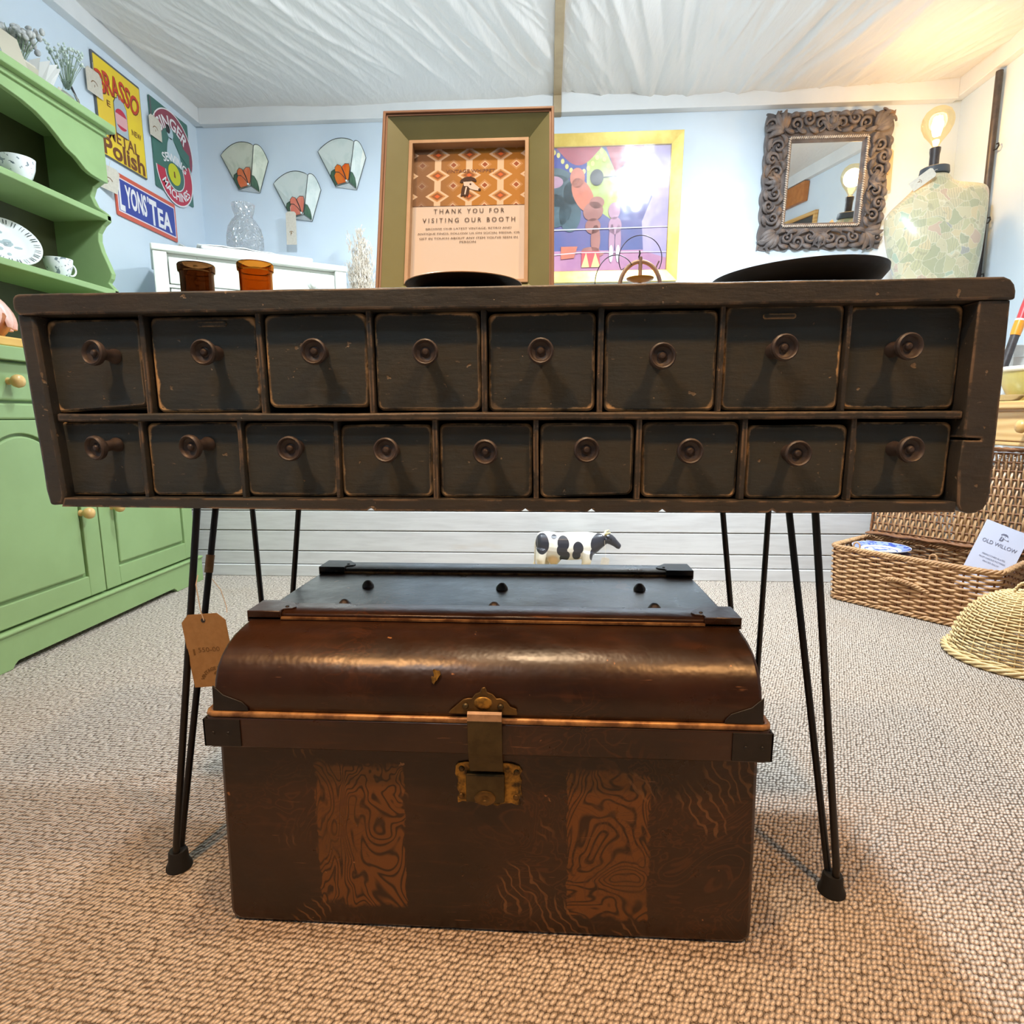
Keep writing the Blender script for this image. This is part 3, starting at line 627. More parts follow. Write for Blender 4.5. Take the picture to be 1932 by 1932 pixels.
MB().tube([(.004, .006, .135), (.030, .055, .003)], .0034, 8).build('rod', M['iron'], t, smooth=60)
MB().box(-.001, .001, -.062, -.006, .0, .082).build('card_label', M['kraftpale'], t).rotation_euler = (D(-20), 0, D(-25))
t = thing('flower_pot', 'boxed pot of grey dried flowers wrapped in pale paper on the dresser top', 'flower pot', (-1.840, 2.165, TZ))
MB().prism([(-.030, 0), (.030, 0), (.040, .085), (-.040, .085)], lambda u, v, d: (u, d, v), -.036, .036).build('pot', M['kraftpale'], t, bevel=.002)
MB().box(.0335, .0405, -.037, .030, .006, .078).build('front_card', M['card'], t).rotation_euler = (0, D(6), 0)
MB().box(-.028, .030, .037, .050, 0, .070).build('side_band', M['maroon'], t)
mb = MB()
for k in range(9):
    a = -1.2+k*.42; mb.add([(.03*cos(a), .05+.02*sin(a), .01), (.045*cos(a+.3), .06+.03*sin(a+.3), .01), (.085*cos(a+.4), .075+.06*sin(a+.4), .115), (.075*cos(a), .07+.055*sin(a), .10)], [(0, 1, 2, 3)])
mb.build('paper_wrap', M['paper'], t)
spray(t, (0, .005, .07), 40, .125, .075, .0105, 9, M['stem'], M['greybloom'], .0011, 2)
t = tag(MB().prism([(2.005, 0), (2.100, 0), (2.100, .120), (2.005, .120)], lambda u, v, d: (-1.745-v*.28+d, u, TZ+.002+v*.95), 0, .0015).build('price_card', M['card'], None), 'large cream card leaning on the front of the dried flower pot', 'card')

# ------------------------------------------------------------------ tin signs on the left wall
def tin(name, y0, y1, z0, z1, c, label, rust=True):
    t = thing(name, label, 'sign', (XL+.004, (y0+y1)/2, (z0+z1)/2))
    MB().prism(rrect(-(y1-y0)/2, (y1-y0)/2, -(z1-z0)/2, (z1-z0)/2, .006, 2), lambda u, v, d: (d, u, v), -.002, .004).build('plate', c, t, bevel=.0008)
    return t
LY = lambda off: (lambda u, v: (.0042+off, u, v))
LP = lambda off: (lambda u, v, d: (.0042+off+d, u, v))
def flat(parent, name, m, polys, off):
    mb = MB()
    for p in polys: mb.prism(p, LP(off), 0, .0004)
    return mb.build(name, m, parent)
E_ = lambda n, c, r=.35: plain(n, c, r)
M['yel'] = plain('yellow_enamel', S(246, 214, 48), .35, c2=S(238, 200, 60), scale=3); M['edge'] = E_('dark_tin_edge', S(92, 94, 96)); M['red'] = E_('red_enamel', S(206, 66, 42)); M['brown'] = E_('brown_print', S(120, 70, 34))
M['tinsil'] = E_('silver_print', S(176, 188, 196)); M['pinkp'] = E_('pink_print', S(226, 170, 172)); M['crim'] = E_('crimson_print', S(196, 52, 74)); M['whitep'] = E_('white_print', S(240, 236, 236)); M['black'] = E_('black_print', S(44, 42, 42))
W, H = .310, .416
s = tin('metal_polish_sign', 2.722, 3.032, 1.862, 2.278, M['edge'], 'yellow and red tin metal polish sign on the left wall')
flat(s, 'yellow_field', M['yel'], [rrect(-W/2+.009, W/2-.004, -H/2+.006, H/2-.010, .004, 2)], .0)
lettering([('BRASSO', .004, .118, .268, .092, .34)], LY(.0016), M['brown'], s, .03)
lettering([('BRASSO', .000, .121, .268, .090, .34)], LY(.0022), M['red'], s, .012)
lettering([('METAL', .005, -.098, .205, .050), ], LY(.0012), M['brown'], s, .02)
for w_ in (('E', -.075, .028, .022, .026), ('NEW', .100, -.028, .066, .026)): lettering([w_], LY(.0012), M['brown'], s, .02)
lettering([('Polish', .002, -.160, .275, .078)], LY(.0012), M['brown'], s, .03)
can = [(-.040, -.075), (.040, -.075), (.040, .052), (.026, .075), (.015, .078), (.015, .090), (-.015, .090), (-.015, .078), (-.026, .075), (-.040, .052)]
flat(s, 'tin_outline', M['black'], [[(x*1.07, y*1.035) for x, y in can]], .0008)
flat(s, 'tin_picture', M['tinsil'], [can], .0013)
flat(s, 'tin_label', M['pinkp'], [circle(0, -.008, .040, 20, .046)], .0018); flat(s, 'tin_rays', M['crim'], [circle(0, .004, .038, 12, .034, .25, 2.9), circle(0, -.024, .036, 12, .026, 3.6, 5.8)], .0022)
M['teal'] = E_('teal_enamel', S(70, 116, 104)); M['wine'] = E_('wine_enamel', S(150, 66, 84)); M['lime'] = E_('lime_print', S(206, 206, 40)); M['paleblue'] = E_('pale_blue_print', S(186, 206, 214))
s = tin('sewing_machine_sign', 3.100, 3.420, 1.862, 2.284, M['teal'], 'green and crimson tin sewing machine sign nearest the corner of the left wall')
flat(s, 'edge_bar', M['edge'], [[(-.160, .205), (-.146, .205), (-.146, .07), (-.160, .07)]], .0)
arc = lambda R1, R2, a0, a1, cx=0, cy=0, n=26: [(cx+R1*cos(a0+(a1-a0)*i/n), cy+R1*sin(a0+(a1-a0)*i/n)) for i in range(n+1)]+[(cx+R2*cos(a1+(a0-a1)*i/n), cy+R2*sin(a1+(a0-a1)*i/n)) for i in range(n+1)]
flat(s, 'curved_band', M['wine'], [[(-.142, .10)]+[(.010+.168*cos(a), .035+.172*sin(a)) for a in [D(158-i*7.2) for i in range(26)]]+[(.118, .035)]+[(.010+.098*cos(a), .035+.092*sin(a)) for a in [D(0+i*8) for i in range(20)]]], .0)
flat(s, 'large_letter', M['crim'], [arc(.150, .085, D(-178), D(32), .006, -.095)], .0)
flat(s, 'lady_figure', M['paleblue'], [circle(-.008, .098, .026, 16, .030), [(-.055, -.035), (.075, -.050), (.060, .015), (.030, .050), (.010, .075), (-.020, .075), (-.038, .040)]], .0007)
flat(s, 'hair', M['black'], [circle(-.024, .112, .018, 12, .022)], .0010)
flat(s, 'dress_fold', M['teal'], [[(.020, .068), (.040, .050), (.060, .020), (.150, -.02), (.150, .05), (.07, .075)]], .0012)
flat(s, 'machine_disc', M['lime'], [circle(.000, -.100, .052, 24)], .0008); flat(s, 'machine_mark', M['brown'], [[(-.006, -.115), (.008, -.115), (.004, -.085), (-.004, -.085)]], .0013)
flat(s, 'white_trim', M['whitep'], [arc(.157, .150, D(-178), D(32), .006, -.095), arc(.083, .078, D(-178), D(32), .006, -.095), arc(.176, .170, D(-5), D(150), .010, .035)], .0009)
lettering([('SINGER', .010, .150, .270, .060, .150)], LY(.0014), M['whitep'], s, .02)
lettering([('SEWING', .010, -.022, .210, .042, .2)], LY(.0014), M['whitep'], s, .02)
lettering([('MACHINES', .010, -.203, .245, .044, -.135)], LY(.0016), M['whitep'], s, .02)
M['blue'] = E_('blue_enamel', S(58, 72, 156)); M['orange'] = E_('orange_red_enamel', S(214, 96, 72)); M['pinkw'] = E_('pinkish_white_enamel', S(238, 222, 226))
s = tin('tea_sign', 2.790, 3.240, 1.628, 1.818, M['orange'], 'blue and orange tin tea sign below the yellow sign on the left wall')
flat(s, 'white_line', M['pinkw'], [rrect(-.215, .215, -.076, .076, .002, 1)], .0); flat(s, 'blue_field', M['blue'], [rrect(-.209, .209, -.070, .070, .002, 1)], .0007)
lettering([('L', -.188, -.004, .036, .128), ('YONS', -.088, .006, .150, .100), ("'", .000, .045, .010, .026), ('T', .036, -.006, .056, .120), ('EA', .125, -.014, .110, .092)], LY(.0014), M['whitep'], s, .035)

# ------------------------------------------------------------------ hanging price tags
def dog(parent, fn, sc, m1, m2):
    """small printed emblem: a long-nosed hound in a flat cap"""
    neck = [(-.34, -.62), (-.20, -.56), (-.13, -.66), (-.06, -.55), (.02, -.62), (.06, -.50), (.10, -.18), (.02, .02), (-.22, .05), (-.30, -.20)]
    head = [(-.22, .18), (.26, .16), (.40, .00), (.56, -.14), (.66, -.24), (.60, -.32), (.44, -.30), (.30, -.27), (.12, -.20), (.0, -.06), (-.18, -.05)]
    cap = [(-.40, .16), (-.34, .30), (-.16, .42), (.12, .46), (.34, .38), (.44, .26), (.42, .16), (.20, .24), (-.10, .22), (-.28, .12)]
    mb = MB()
    for P in (neck, cap): mb.prism([(x*sc, y*sc) for x, y in P], fn, 0, .0003)
    mb.prism([(x*sc, y*sc) for x, y in circle(.60, -.26, .07, 8)], fn, .0002, .0006)
    mb.prism([(x*sc, y*sc) for x, y in circle(.14, .04, .05, 8)], fn, .0004, .0008)
    a = mb.build('emblem', m1, parent)
    mb = MB(); mb.prism([(x*sc, y*sc) for x, y in head], fn, .0001, .0004); mb.prism([(x*sc, y*sc) for x, y in ((-.16, -.5), (-.10, -.52), (-.02, -.1), (-.10, -.1))], fn, .0002, .0005)
    mb.build('emblem_light', m2, parent)
def price_tag(label, loc, rot, w, h, m, strlen=.05, front=False, mark='F', strpts=None):
    t = thing('price_tag', label, 'tag', loc, rot, 'card price tags hung by string')
    c = w*.17
    P = [(-w/2, -h), (w/2, -h), (w/2, -c), (w/2-c, 0), (-w/2+c, 0), (-w/2, -c)]
    MB().prism(P, XZ, -.0004, .0004).build('card', m, t)
    pts = strpts or [(0, -.0012, -h*.07), (-.001, -.002, strlen*.5), (.002, .0, strlen)]
    MB().tube(pts, .0008, 5).build('string', M['string'], t)
    F = lambda u, v: (u, -.0007, v)
    if front:
        MB().prism(circle(0, -h*.085, .0035, 12), XZ, -.0009, -.0003).build('hole', M['black'], t)
        # the legible print on the leg tag
        lettering([('VINTAGE WHIPPET', .006, -.088, .066, .0058, .027)], F, M['faded'], t, .03)
        dog(t, lambda u, v, d: (u+.009, -.0005-d, v-.101), .022, M['faded'], M['kraft'])
        lettering([('1', -.024, -.060, .003, .010), ('550-00', .000, -.057, .034, .0075)], F, M['faded'], t, .0)
    else:
        lettering([(mark, .0, -h*.66, h*.05, h*.11)], F, M['faded'], t, .03)
        mb = MB().prism(arc(w*.24, w*.20, D(25), D(155), 0, -h*.66), lambda u, v, d: (u, -.0006-d, v), 0, .0002); mb.build('printed_arch', M['faded'], t)
    return t
# tag taped to the front left leg
t = price_tag('brown kraft price tag hanging from the front left hairpin leg', (-.5195, .8285, .4085), (D(2), D(-5), 0), .0695, .118, M['kraft'], front=True,
              strpts=[(.002, -.0015, -.010), (-.0005, -.0012, .006), (-.003, .004, .045), (-.002, .012, .058)])
MB().tube([(.012, .022, .048), (.024, .020, .030), (.031, .015, .004), (.033, .010, -.004)], .0006, 5).build('string', M['string'], t)
M['tape'] = plain('brown_tape', S(176, 134, 84), .45, c2=S(150, 106, 62), scale=40)
lx = lambda z: (-.543+(-.578+.543)*(.572-z)/.548, .935+(.803-.935)*(.572-z)/.548)
a_, b_ = lx(.480), lx(.452)
o = MB().tube([(a_[0], a_[1], .480), (b_[0], b_[1], .452)], .0066, 12).build('tape_wrap', M['tape'], None, smooth=50)
o.data.transform(t.matrix_basis.inverted()); o.parent = t
WL = XL+.014
price_tag('pale price tag hanging over the upper left of the yellow sign', (WL+.002, 2.715, 2.190), (0, 0, D(90)), .092, .100, M['kraftpale'], .03)
price_tag('pale price tag hanging on the left side of the sewing sign', (WL+.002, 3.120, 2.190), (0, 0, D(90)), .092, .100, M['kraftpale'], .03)
price_tag('pale price tag hanging from the left end of the tea sign', (WL+.014, 2.738, 1.812), (0, D(10), D(65)), .088, .105, M['kraftpale'], .025)
# ------------------------------------------------------------------ white chest on the ledge
M['shabby'] = worn_paint('chalky_white_paint', S(228, 231, 222), S(234, 236, 230), S(150, 140, 120), edge=.02, gen=False, rough=.6)
def shabby():
    t = NT('shabby_white_paint'); v = t.coord('Object'); n = t.noise(v, 7., 4., .6); e = t.noise(v, 45., 4., .6)
    c = t.mix(n, S(226, 229, 220), S(236, 238, 232)); c = t.mix(t.math('MULTIPLY', t.step(e, .66, .72), .5), c, S(176, 164, 142))
    return t.done(c, .6, 0., t.bump(e, .15, .002))
M['shabby'] = shabby(); M['linen'] = plain('white_linen', S(232, 234, 232), .85, c2=S(220, 222, 220), scale=20, bump=.3, bscale=40)
CH = thing('chest_of_drawers', 'distressed white chest of drawers on the ledge in the back left corner', 'chest', (-1.72, 2.62, .4785), (0, 0, atan2(.555, .832)))
cw, chh, cd = .842, .978, .415
MB().box(.012, cw-.012, .034, cd, .06, chh-.03).build('carcass', M['shabby'], CH, bevel=.004)
MB().prism(rrect(-.006, cw+.006, -.008, cd+.004, .006, 2), XY, chh-.030, chh-.003).build('top', M['shabby'], CH, bevel=.009)
for a, b in ((.0, .055), (cw-.055, cw)): MB().box(a, b, 0, .05, 0, chh-.030).build('post', M['shabby'], CH, bevel=.004)
zt = chh-.052
for hgt in (.112, .195, .22, .24):
    d = MB().prism(rrect(.0595, cw-.0595, zt-hgt, zt, .004, 2), XZ, .004, .04).build('drawer', M['shabby'], CH, bevel=.004)
    for kx in (.165, cw-.165):
        MB().lathe([(.026, 0), (.026, .003), (.020, .006), (.015, .010), (.017, .016), (.018, .022), (.013, .027), (0, .029)], 18, lambda x, y, z, kx=kx, zz=zt-hgt*.47: (kx+x, .002-z, zz+y)).build('knob', M['shabby'], d, smooth=50)
    MB().box(.055, cw-.055, .004, .04, zt-hgt-.0175, zt-hgt-.0045).build('drawer_rail', M['shabby'], CH, bevel=.002)
    zt -= hgt+.022
mb = MB(); MB().box(.05, cw-.05, .0, .04, .03, .09).build('apron', M['shabby'], CH, bevel=.004)
ct = lambda x, y, z=0: tuple(Matrix.Rotation(atan2(.555, .832), 3, 'Z') @ Vector((x, y, 0))+Vector((-1.72, 2.62, 1.4555+z-.0015)))
t = thing('folded_runner', 'folded white linen runner lying along the top of the white chest', 'cloth', ct(.43, .088, .006), (0, 0, atan2(.555, .832)))
MB().grid(lambda u, v: ((u-.5)*.50, (v-.5)*.12, .020+.008*noise.noise((u*9, v*4, 2))+.006*sin(u*5)), 30, 10).grid(lambda u, v: ((u-.5)*.50, (v-.5)*.12, 0.001), 6, 3).build('cloth', M['linen'], t, smooth=60).modifiers.new('s', 'SOLIDIFY').thickness = .004
MB().box(-.235, .26, -.060, .060, .0016, .0205).build('fold', M['linen'], t, bevel=.008)
t = thing('leaf_ornament', 'small pale leaf ornament on the front of the white chest top', 'ornament', ct(.10, .055, .003), (0, 0, .8))
mb = MB()
for k in range(5):
    a = -1.1+k*.55; mb.tube([(0, 0, .005), (.022*cos(a), .022*sin(a), .014), (.045*cos(a), .045*sin(a), .004)], [.003, .007, .001], 6, flat=.4)
mb.build('leaves', M['greybloom'], t, smooth=60)
# cut glass vase
def cutglass():
    t = NT('cut_glass'); v = t.coord('Object'); vo = t.n('TexVoronoi', {'Vector': v, 'Scale': 62.}, feature='DISTANCE_TO_EDGE').outputs[0]
    nr = t.bump(t.math('MINIMUM', vo, .25), 1., .012)
    b = t.n('BsdfGlass', {'Color': (.98, .99, 1, 1), 'Roughness': .06, 'IOR': 1.22, 'Normal': nr}); d = t.n('BsdfTranslucent', {'Color': (.9, .94, .97, 1)}); g = t.n('BsdfGlossy', {'Color': (1, 1, 1, 1), 'Roughness': .12, 'Normal': nr})
    m1 = t.n('MixShader', {0: .34, 1: b.outputs[0], 2: d.outputs[0]}); m2 = t.n('MixShader', {0: .20, 1: m1.outputs[0], 2: g.outputs[0]})
    t.t.links.new(m2.outputs[0], t.out.inputs[0]); return t.m
M['cutglass'] = cutglass()
vx = ct(.412, .250)
VP = [(0, 0), (.055, 0), (.060, .004), (.078, .045), (.086, .095), (.086, .135), (.076, .180), (.056, .215), (.044, .228), (.042, .240), (.050, .262), (.056, .292), (.052, .292), (.046, .263), (.038, .240), (.040, .226), (.050, .212), (.069, .178), (.079, .134), (.079, .095), (.071, .048), (.052, .012), (0, .010)]
t = thing('cut_glass_vase', 'rounded cut glass vase on top of the white chest', 'vase', vx)
def facet(x, y, z):
    a = atan2(y, x); r = hypot(x, y); k = 1+.035*sin(a*12+z*60)*sin(z*70+a*2) if .02 < z < .22 and r > .03 else 1
    return (x*k, y*k, z)
MB().lathe(VP, 72, facet).build('body', M['cutglass'], t, smooth=35)
# pampas
M['pampas'] = plain('dry_pampas', S(240, 232, 218), .9, c2=S(210, 194, 172), scale=30)
t = thing('pampas_bunch', 'bunch of dry pampas plumes in a tall jar right of the white chest', 'pampas', (-.985, 3.335, .4785))
MB().lathe([(0, 0), (.05, 0), (.055, .01), (.058, .30), (.045, .36), (.038, .40), (.042, .44), (.038, .44), (.034, .40), (.04, .36), (.052, .3), (.05, .02), (0, .015)], 24).build('jar', M['shabby'], t, smooth=50)
rnd = random.Random(21); pm = MB(); stm = MB()
for k in range(34):
    a = rnd.uniform(0, 6.28); q = rnd.uniform(.0, .068); tip = Vector((q*cos(a)*1.1-.03+rnd.gauss(0, .01), q*sin(a), rnd.uniform(1.06, 1.235)))
    if k > 30: tip = Vector((-.10, .0, rnd.uniform(1.0, 1.05)))+Vector((rnd.gauss(0, .02), 0, 0))
    base = Vector((q*.5*cos(a), q*.5*sin(a), .40)); stm.tube([base, base.lerp(tip, .6)+Vector((0, 0, .05)), tip], .0018, 5)
    ax = (tip-base).normalized()
    for j in range(95):
        f = rnd.random(); p = base.lerp(tip, .42+.58*f)+Vector((rnd.gauss(0, .010), rnd.gauss(0, .010), 0)); an = rnd.uniform(0, 6.28); L = rnd.uniform(.03, .085)*(1.15-f*.6)
        o = Vector((cos(an), sin(an), 0))*L*.28; pts = [p, p+o*.8+ax*L*.5, p+o*1.2+ax*L*.62-Vector((0, 0, L*.10))]
        pm.tube(pts, [.0016, .0013, .0004], 3)
stm.build('stalks', M['pampas'], t); o = pm.build('plume_hairs', M['pampas'], t, smooth=80); o['kind'] = 'stuff'

# ------------------------------------------------------------------ three stained glass wall fans
def sg(name, c, c2):
    t = NT(name); v = t.coord('Object', (1, 1, 1)); n = t.noise(v, 9., 3., .5, 1.5)
    return t.done(t.mix(t.step(n, .42, .72), c, c2), .18, Specular_IOR_Level=.5)
M['opal'] = sg('opal_cream_glass', S(222, 226, 206), S(196, 204, 182)); M['opal2'] = sg('opal_white_glass', S(226, 234, 228), S(206, 220, 214)); M['leafg'] = sg('dark_green_glass', S(62, 92, 72), S(84, 116, 90))
M['petal'] = sg('orange_glass', S(240, 122, 70), S(246, 146, 104)); M['petal2'] = sg('coral_glass', S(240, 132, 108), S(246, 156, 130)); M['petal3'] = sg('bright_orange_glass', S(244, 128, 40), S(236, 84, 40)); M['lead'] = plain('lead_came', S(70, 76, 74), .4, metal=.5)
def fan(cx, ztop, label, op, pt):
    t = thing('wall_fan_lamp', label, 'wall lamp', (cx, YB-.004, ztop-.125), (0, 0, 0), 'stained glass wall fans')
    # fold lines: left edge, front fold and right edge; z from the foot
    fd = .10
    A0 = (-.043, -.010, -.100); A1 = (-.134, -.012, .082); B0 = (.046, -fd*.50, -.098); B1 = (.100, -fd, .090); C0 = (.074, -.004, -.118); C1 = (.134, -.004, .046)
    def panel(P0, P1, Q0, Q1, bulge):
        n = 12; top = []
        for i in range(n+1):
            f = i/n; top.append(Vector(P1).lerp(Vector(Q1), f)+Vector((0, 0, bulge*sin(pi*f)**.8)))
        return [Vector(P0)]+top+[Vector(Q0)]
    for P, nm in ((panel(A0, A1, B0, B1, .040), 'large_panel'), (panel(B0, B1, C0, C1, .034), 'side_panel')):
        mb = MB(); n = len(P); nrm = (P[n//2]-P[0]).cross(P[-1]-P[0]).normalized()*.003
        mb.add([tuple(p) for p in P]+[tuple(p+nrm) for p in P], [tuple(range(n)), tuple(range(2*n-1, n-1, -1))]+[(i, i+n, (i+1) % n+n, (i+1) % n) for i in range(n)])
        pn = mb.build(nm, op, t)
        MB().tube([tuple(p) for p in P], .0019, 6, closed=True).build('lead_edge', M['lead'], pn, smooth=60)
    mb = MB(); V = [A0, B0, C0, (-.07, 0, -.117)]
    # foot plate between the panels and the wall
    mb.add([A0, B0, C0, (C0[0], 0, C0[2]), (A0[0], 0, A0[2])], [(0, 1, 2, 3, 4)]).build('foot_panel', M['linen'], t)
    bl = lambda u, v, lift=.0035: tuple((Vector(A0)*(1-v)+Vector(A1)*v)*(1-u)+(Vector(B0)*(1-v)+Vector(B1)*v)*u+Vector((0, -lift-.0015, 0)))
    br = lambda u, v, lift=.0035: tuple((Vector(B0)*(1-v)+Vector(B1)*v)*(1-u)+(Vector(C0)*(1-v)+Vector(C1)*v)*u+Vector((.0015, -lift-.001, 0)))
    def piece(nm, m, pts, fn, lift=.0035):
        mb = MB(); mb.add([fn(u, v, lift) for u, v in pts]+[fn(u, v, lift-.003) for u, v in pts], [tuple(range(len(pts)))]+[(i, (i+1) % len(pts), (i+1) % len(pts)+len(pts), i+len(pts)) for i in range(len(pts))])
        o = mb.build(nm, m, t); MB().tube([fn(u, v, lift+.0005) for u, v in pts], .0013, 5, closed=True).build('lead_line', M['lead'], o)
    ell = lambda cx, cy, rx, ry, rot, n=16, a0=0, a1=2*pi: [(cx+rx*cos(a)*cos(rot)-ry*sin(a)*sin(rot), cy+rx*cos(a)*sin(rot)+ry*sin(a)*cos(rot)) for a in [a0+(a1-a0)*i/n for i in range(n)]]
    piece('leaf', M['leafg'], [(.02, .02), (.02, .30), (.14, .40), (.34, .44), (.50, .40), (.5, .05)], bl)
    piece('leaf', M['leafg'], [(.02, .02), (.02, .28), (.25, .30), (.55, .24), (.80, .12), (.93, .02)], br)
    piece('petal', pt, [(.22, .02), (.17, .14), (.20, .27), (.32, .35), (.48, .32), (.66, .20), (.82, .08), (.84, .02)], bl, .0055)
    piece('petal', pt, [(.30, .36), (.34, .47), (.46, .53), (.58, .48), (.70, .26), (.84, .06), (.62, .22), (.46, .33)], bl, .0065)
    piece('petal', pt, [(.62, .44), (.76, .50), (.92, .47), (.98, .36), (.985, .10), (.93, .05), (.86, .06), (.74, .24)], bl, .0060)
    MB().ball(bl(.86, .045, .012), .006, 8, 6).build('glass_bead', M['opal2'], t, smooth=60)
    return t
fan(-1.711, 2.205, 'stained glass wall fan with orange flower, left above the cut glass vase', M['opal'], M['petal'])
fan(-1.417, 2.048, 'stained glass wall fan with coral flower, lowest of the three, tag hanging below', M['opal2'], M['petal2'])
fan(-1.152, 2.208, 'stained glass wall fan with bright orange flower, nearest the framed sign', M['opal2'], M['petal3'])
price_tag('long pale price tag hanging below the lowest wall fan', (-1.442, YB-.062, 1.842), (0, D(1.5), 0), .058, .176, M['kraftpale'], .028)

# ------------------------------------------------------------------ framed thank-you sign on the counter
M['framegreen'] = plain('olive_frame_paint', S(118, 126, 88), .45, c2=S(110, 117, 80), scale=6, bump=.05, bscale=80)
M['framewood'] = plain('pinkish_frame_wood', S(146, 112, 90), .45, c2=S(130, 98, 78), scale=14, stretch=(1, 1, .3))
M['framelight'] = plain('light_frame_wood', S(190, 162, 132), .45, c2=S(178, 150, 120), scale=14)
FW, FH = .2870, .3440
sign = thing('framed_sign', 'thank you sign in a deep olive green frame leaning back on the counter', 'sign', (-.1345, .9990, .8725), (D(-17), 0, D(.6)))
def ring(x0, x1, z0, z1, wd, d0, d1, d0i=None, d1i=None):
    """mitred rectangular frame; outer face depth d0 (towards viewer negative) sloping to d0i at the inner edge"""
    mb = MB(); d0i = d0 if d0i is None else d0i
    o = [(x0, z0), (x1, z0), (x1, z1), (x0, z1)]; i = [(x0+wd, z0+wd), (x1-wd, z0+wd), (x1-wd, z1-wd), (x0+wd, z1-wd)]
    vs = [(x, d0, z) for x, z in o]+[(x, d0i, z) for x, z in i]+[(x, d1, z) for x, z in i]+[(x, d1, z) for x, z in o]
    fs = []
    for k in range(4):
        k2 = (k+1) % 4
        for r_ in range(4): fs.append((r_*4+k, r_*4+k2, ((r_+1) % 4)*4+k2, ((r_+1) % 4)*4+k))
    return mb.add(vs, fs)
ring(-FW/2, FW/2, 0, FH, .005, -.026, .012).build('outer_edge', M['framewood'], sign, bevel=.0012)
ring(-FW/2+.005, FW/2-.005, .005, FH-.005, .003, -.023, .012).build('step_edge', M['framewood'], sign)
ring(-FW/2+.008, FW/2-.008, .008, FH-.008, .034, -.022, .010, -.006).build('green_slope', M['framegreen'], sign)
ring(-FW/2+.042, FW/2-.042, .042, FH-.042, .0065, -.0095, .010).build('inner_edge', M['framelight'], sign, bevel=.0008)
ix0, ix1, iz0, iz1 = -FW/2+.0485, FW/2-.0485, .0485, FH-.0485
M['signpaper'] = plain('cream_sign_paper', S(224, 219, 217), .75)
MB().box(ix0-.002, ix1+.002, .0065, .0085, iz0-.002, iz1+.002).build('sign_sheet', M['signpaper'], sign)
MB().box(-FW/2+.01, FW/2-.01, .010, .0125, .01, FH-.01).build('backing_board', M['kraft'], sign)
def retro():
    t = NT('retro_print'); x, y, z = t.sep(t.coord('Object'))
    px, pz = .0535, .0385; u = t.math('DIVIDE', x, px); v = t.math('DIVIDE', t.math('SUBTRACT', z, .2075), pz)
    def dd(du, dv, kx, kz):
        a = t.math('ABSOLUTE', t.math('SUBTRACT', t.math('FRACT', t.math('ADD', u, du)), .5)); b = t.math('ABSOLUTE', t.math('SUBTRACT', t.math('FRACT', t.math('ADD', v, dv)), .5))
        return t.math('ADD', t.math('DIVIDE', a, kx), t.math('DIVIDE', b, kz))
    A = dd(.5, .5, .385, .375); B = dd(0., 0., .26, .34)
    ora = S(224, 108, 50); dk = S(148, 92, 50); och = S(182, 128, 44); wh = S(226, 208, 186); tan = S(196, 150, 96); br = S(132, 82, 48)
    left = t.step(x, .01, -.085); och2 = t.mix(left, och, S(118, 96, 84)); tan2 = t.mix(left, tan, S(166, 146, 132))
    ca = t.ramp(t.math('MULTIPLY', A, .5), [(0, ora), (.10, ora), (.13, dk), (.24, dk), (.27, tan), (.34, tan), (.36, wh), (.47, wh), (.5, wh)], 'LINEAR')
    cb = t.ramp(t.math('MULTIPLY', B, .5), [(0, S(150, 78, 44)), (.17, S(160, 84, 44)), (.19, wh), (.26, wh), (.28, tan), (.40, tan), (.44, och), (.70, och), (1, och)], 'LINEAR')
    cb = t.mix(t.math('MULTIPLY', left, .75), cb, S(112, 92, 82))
    neck = t.step(t.math('ABSOLUTE', t.math('SUBTRACT', t.math('FRACT', t.math('ADD', u, .5)), .5)), .11, .095)
    c = t.mix(neck, cb, wh); c = t.mix(t.step(A, 1.0, .97), c, ca)
    return t.done(c, .7)
M['retro'] = retro()
SF = lambda u, v: (u, .0055, v)
MB().box(ix0-.001, ix1+.001, .0058, .0066, .1900, iz1).build('retro_panel', M['retro'], sign)
lettering([('VINTAGE WHIPPET', .002, .2535, .084, .0060)], lambda u, v: (u, .0054, v), M['brown'], sign, .02)
M['inkbrown'] = plain('brown_black_ink', S(70, 48, 40), .8)
lettering([('T H A N K   Y O U   F O R', .001, .1800, .119, .0080), ('V I S I T I N G   O U R   B O O T H', .001, .1635, .156, .0080)], SF, M['inkbrown'], sign, .0)
lettering([('BROWSE OUR LATEST VINTAGE, RETRO AND', .001, .1480, .144, .0034), ('ANTIQUE FINDS, FOLLOW US ON SOCIAL MEDIA, OR', .001, .1392, .172, .0036), ("GET IN TOUCH ABOUT ANY ITEM YOU'VE SEEN IN", .001, .1310, .165, .0034), ('PERSON', .0, .1240, .027, .0032)], SF, M['inkbrown'], sign, .0)
dog(sign, lambda u, v, d: (u-.002, .0052-d*.6, v+.2270), .034, M['inkbrown'], M['signpaper'])
# easel strut that holds it up, behind
st = MB().add([(-.03, .013, .26), (.03, .013, .26), (.03, .085, .034), (-.03, .085, .034), (-.03, .016, .262), (.03, .016, .262), (.03, .089, .035), (-.03, .089, .035)], [(0, 1, 2, 3), (7, 6, 5, 4), (0, 4, 5, 1), (1, 5, 6, 2), (2, 6, 7, 3), (3, 7, 4, 0)]).build('easel_strut', M['kraft'], sign)

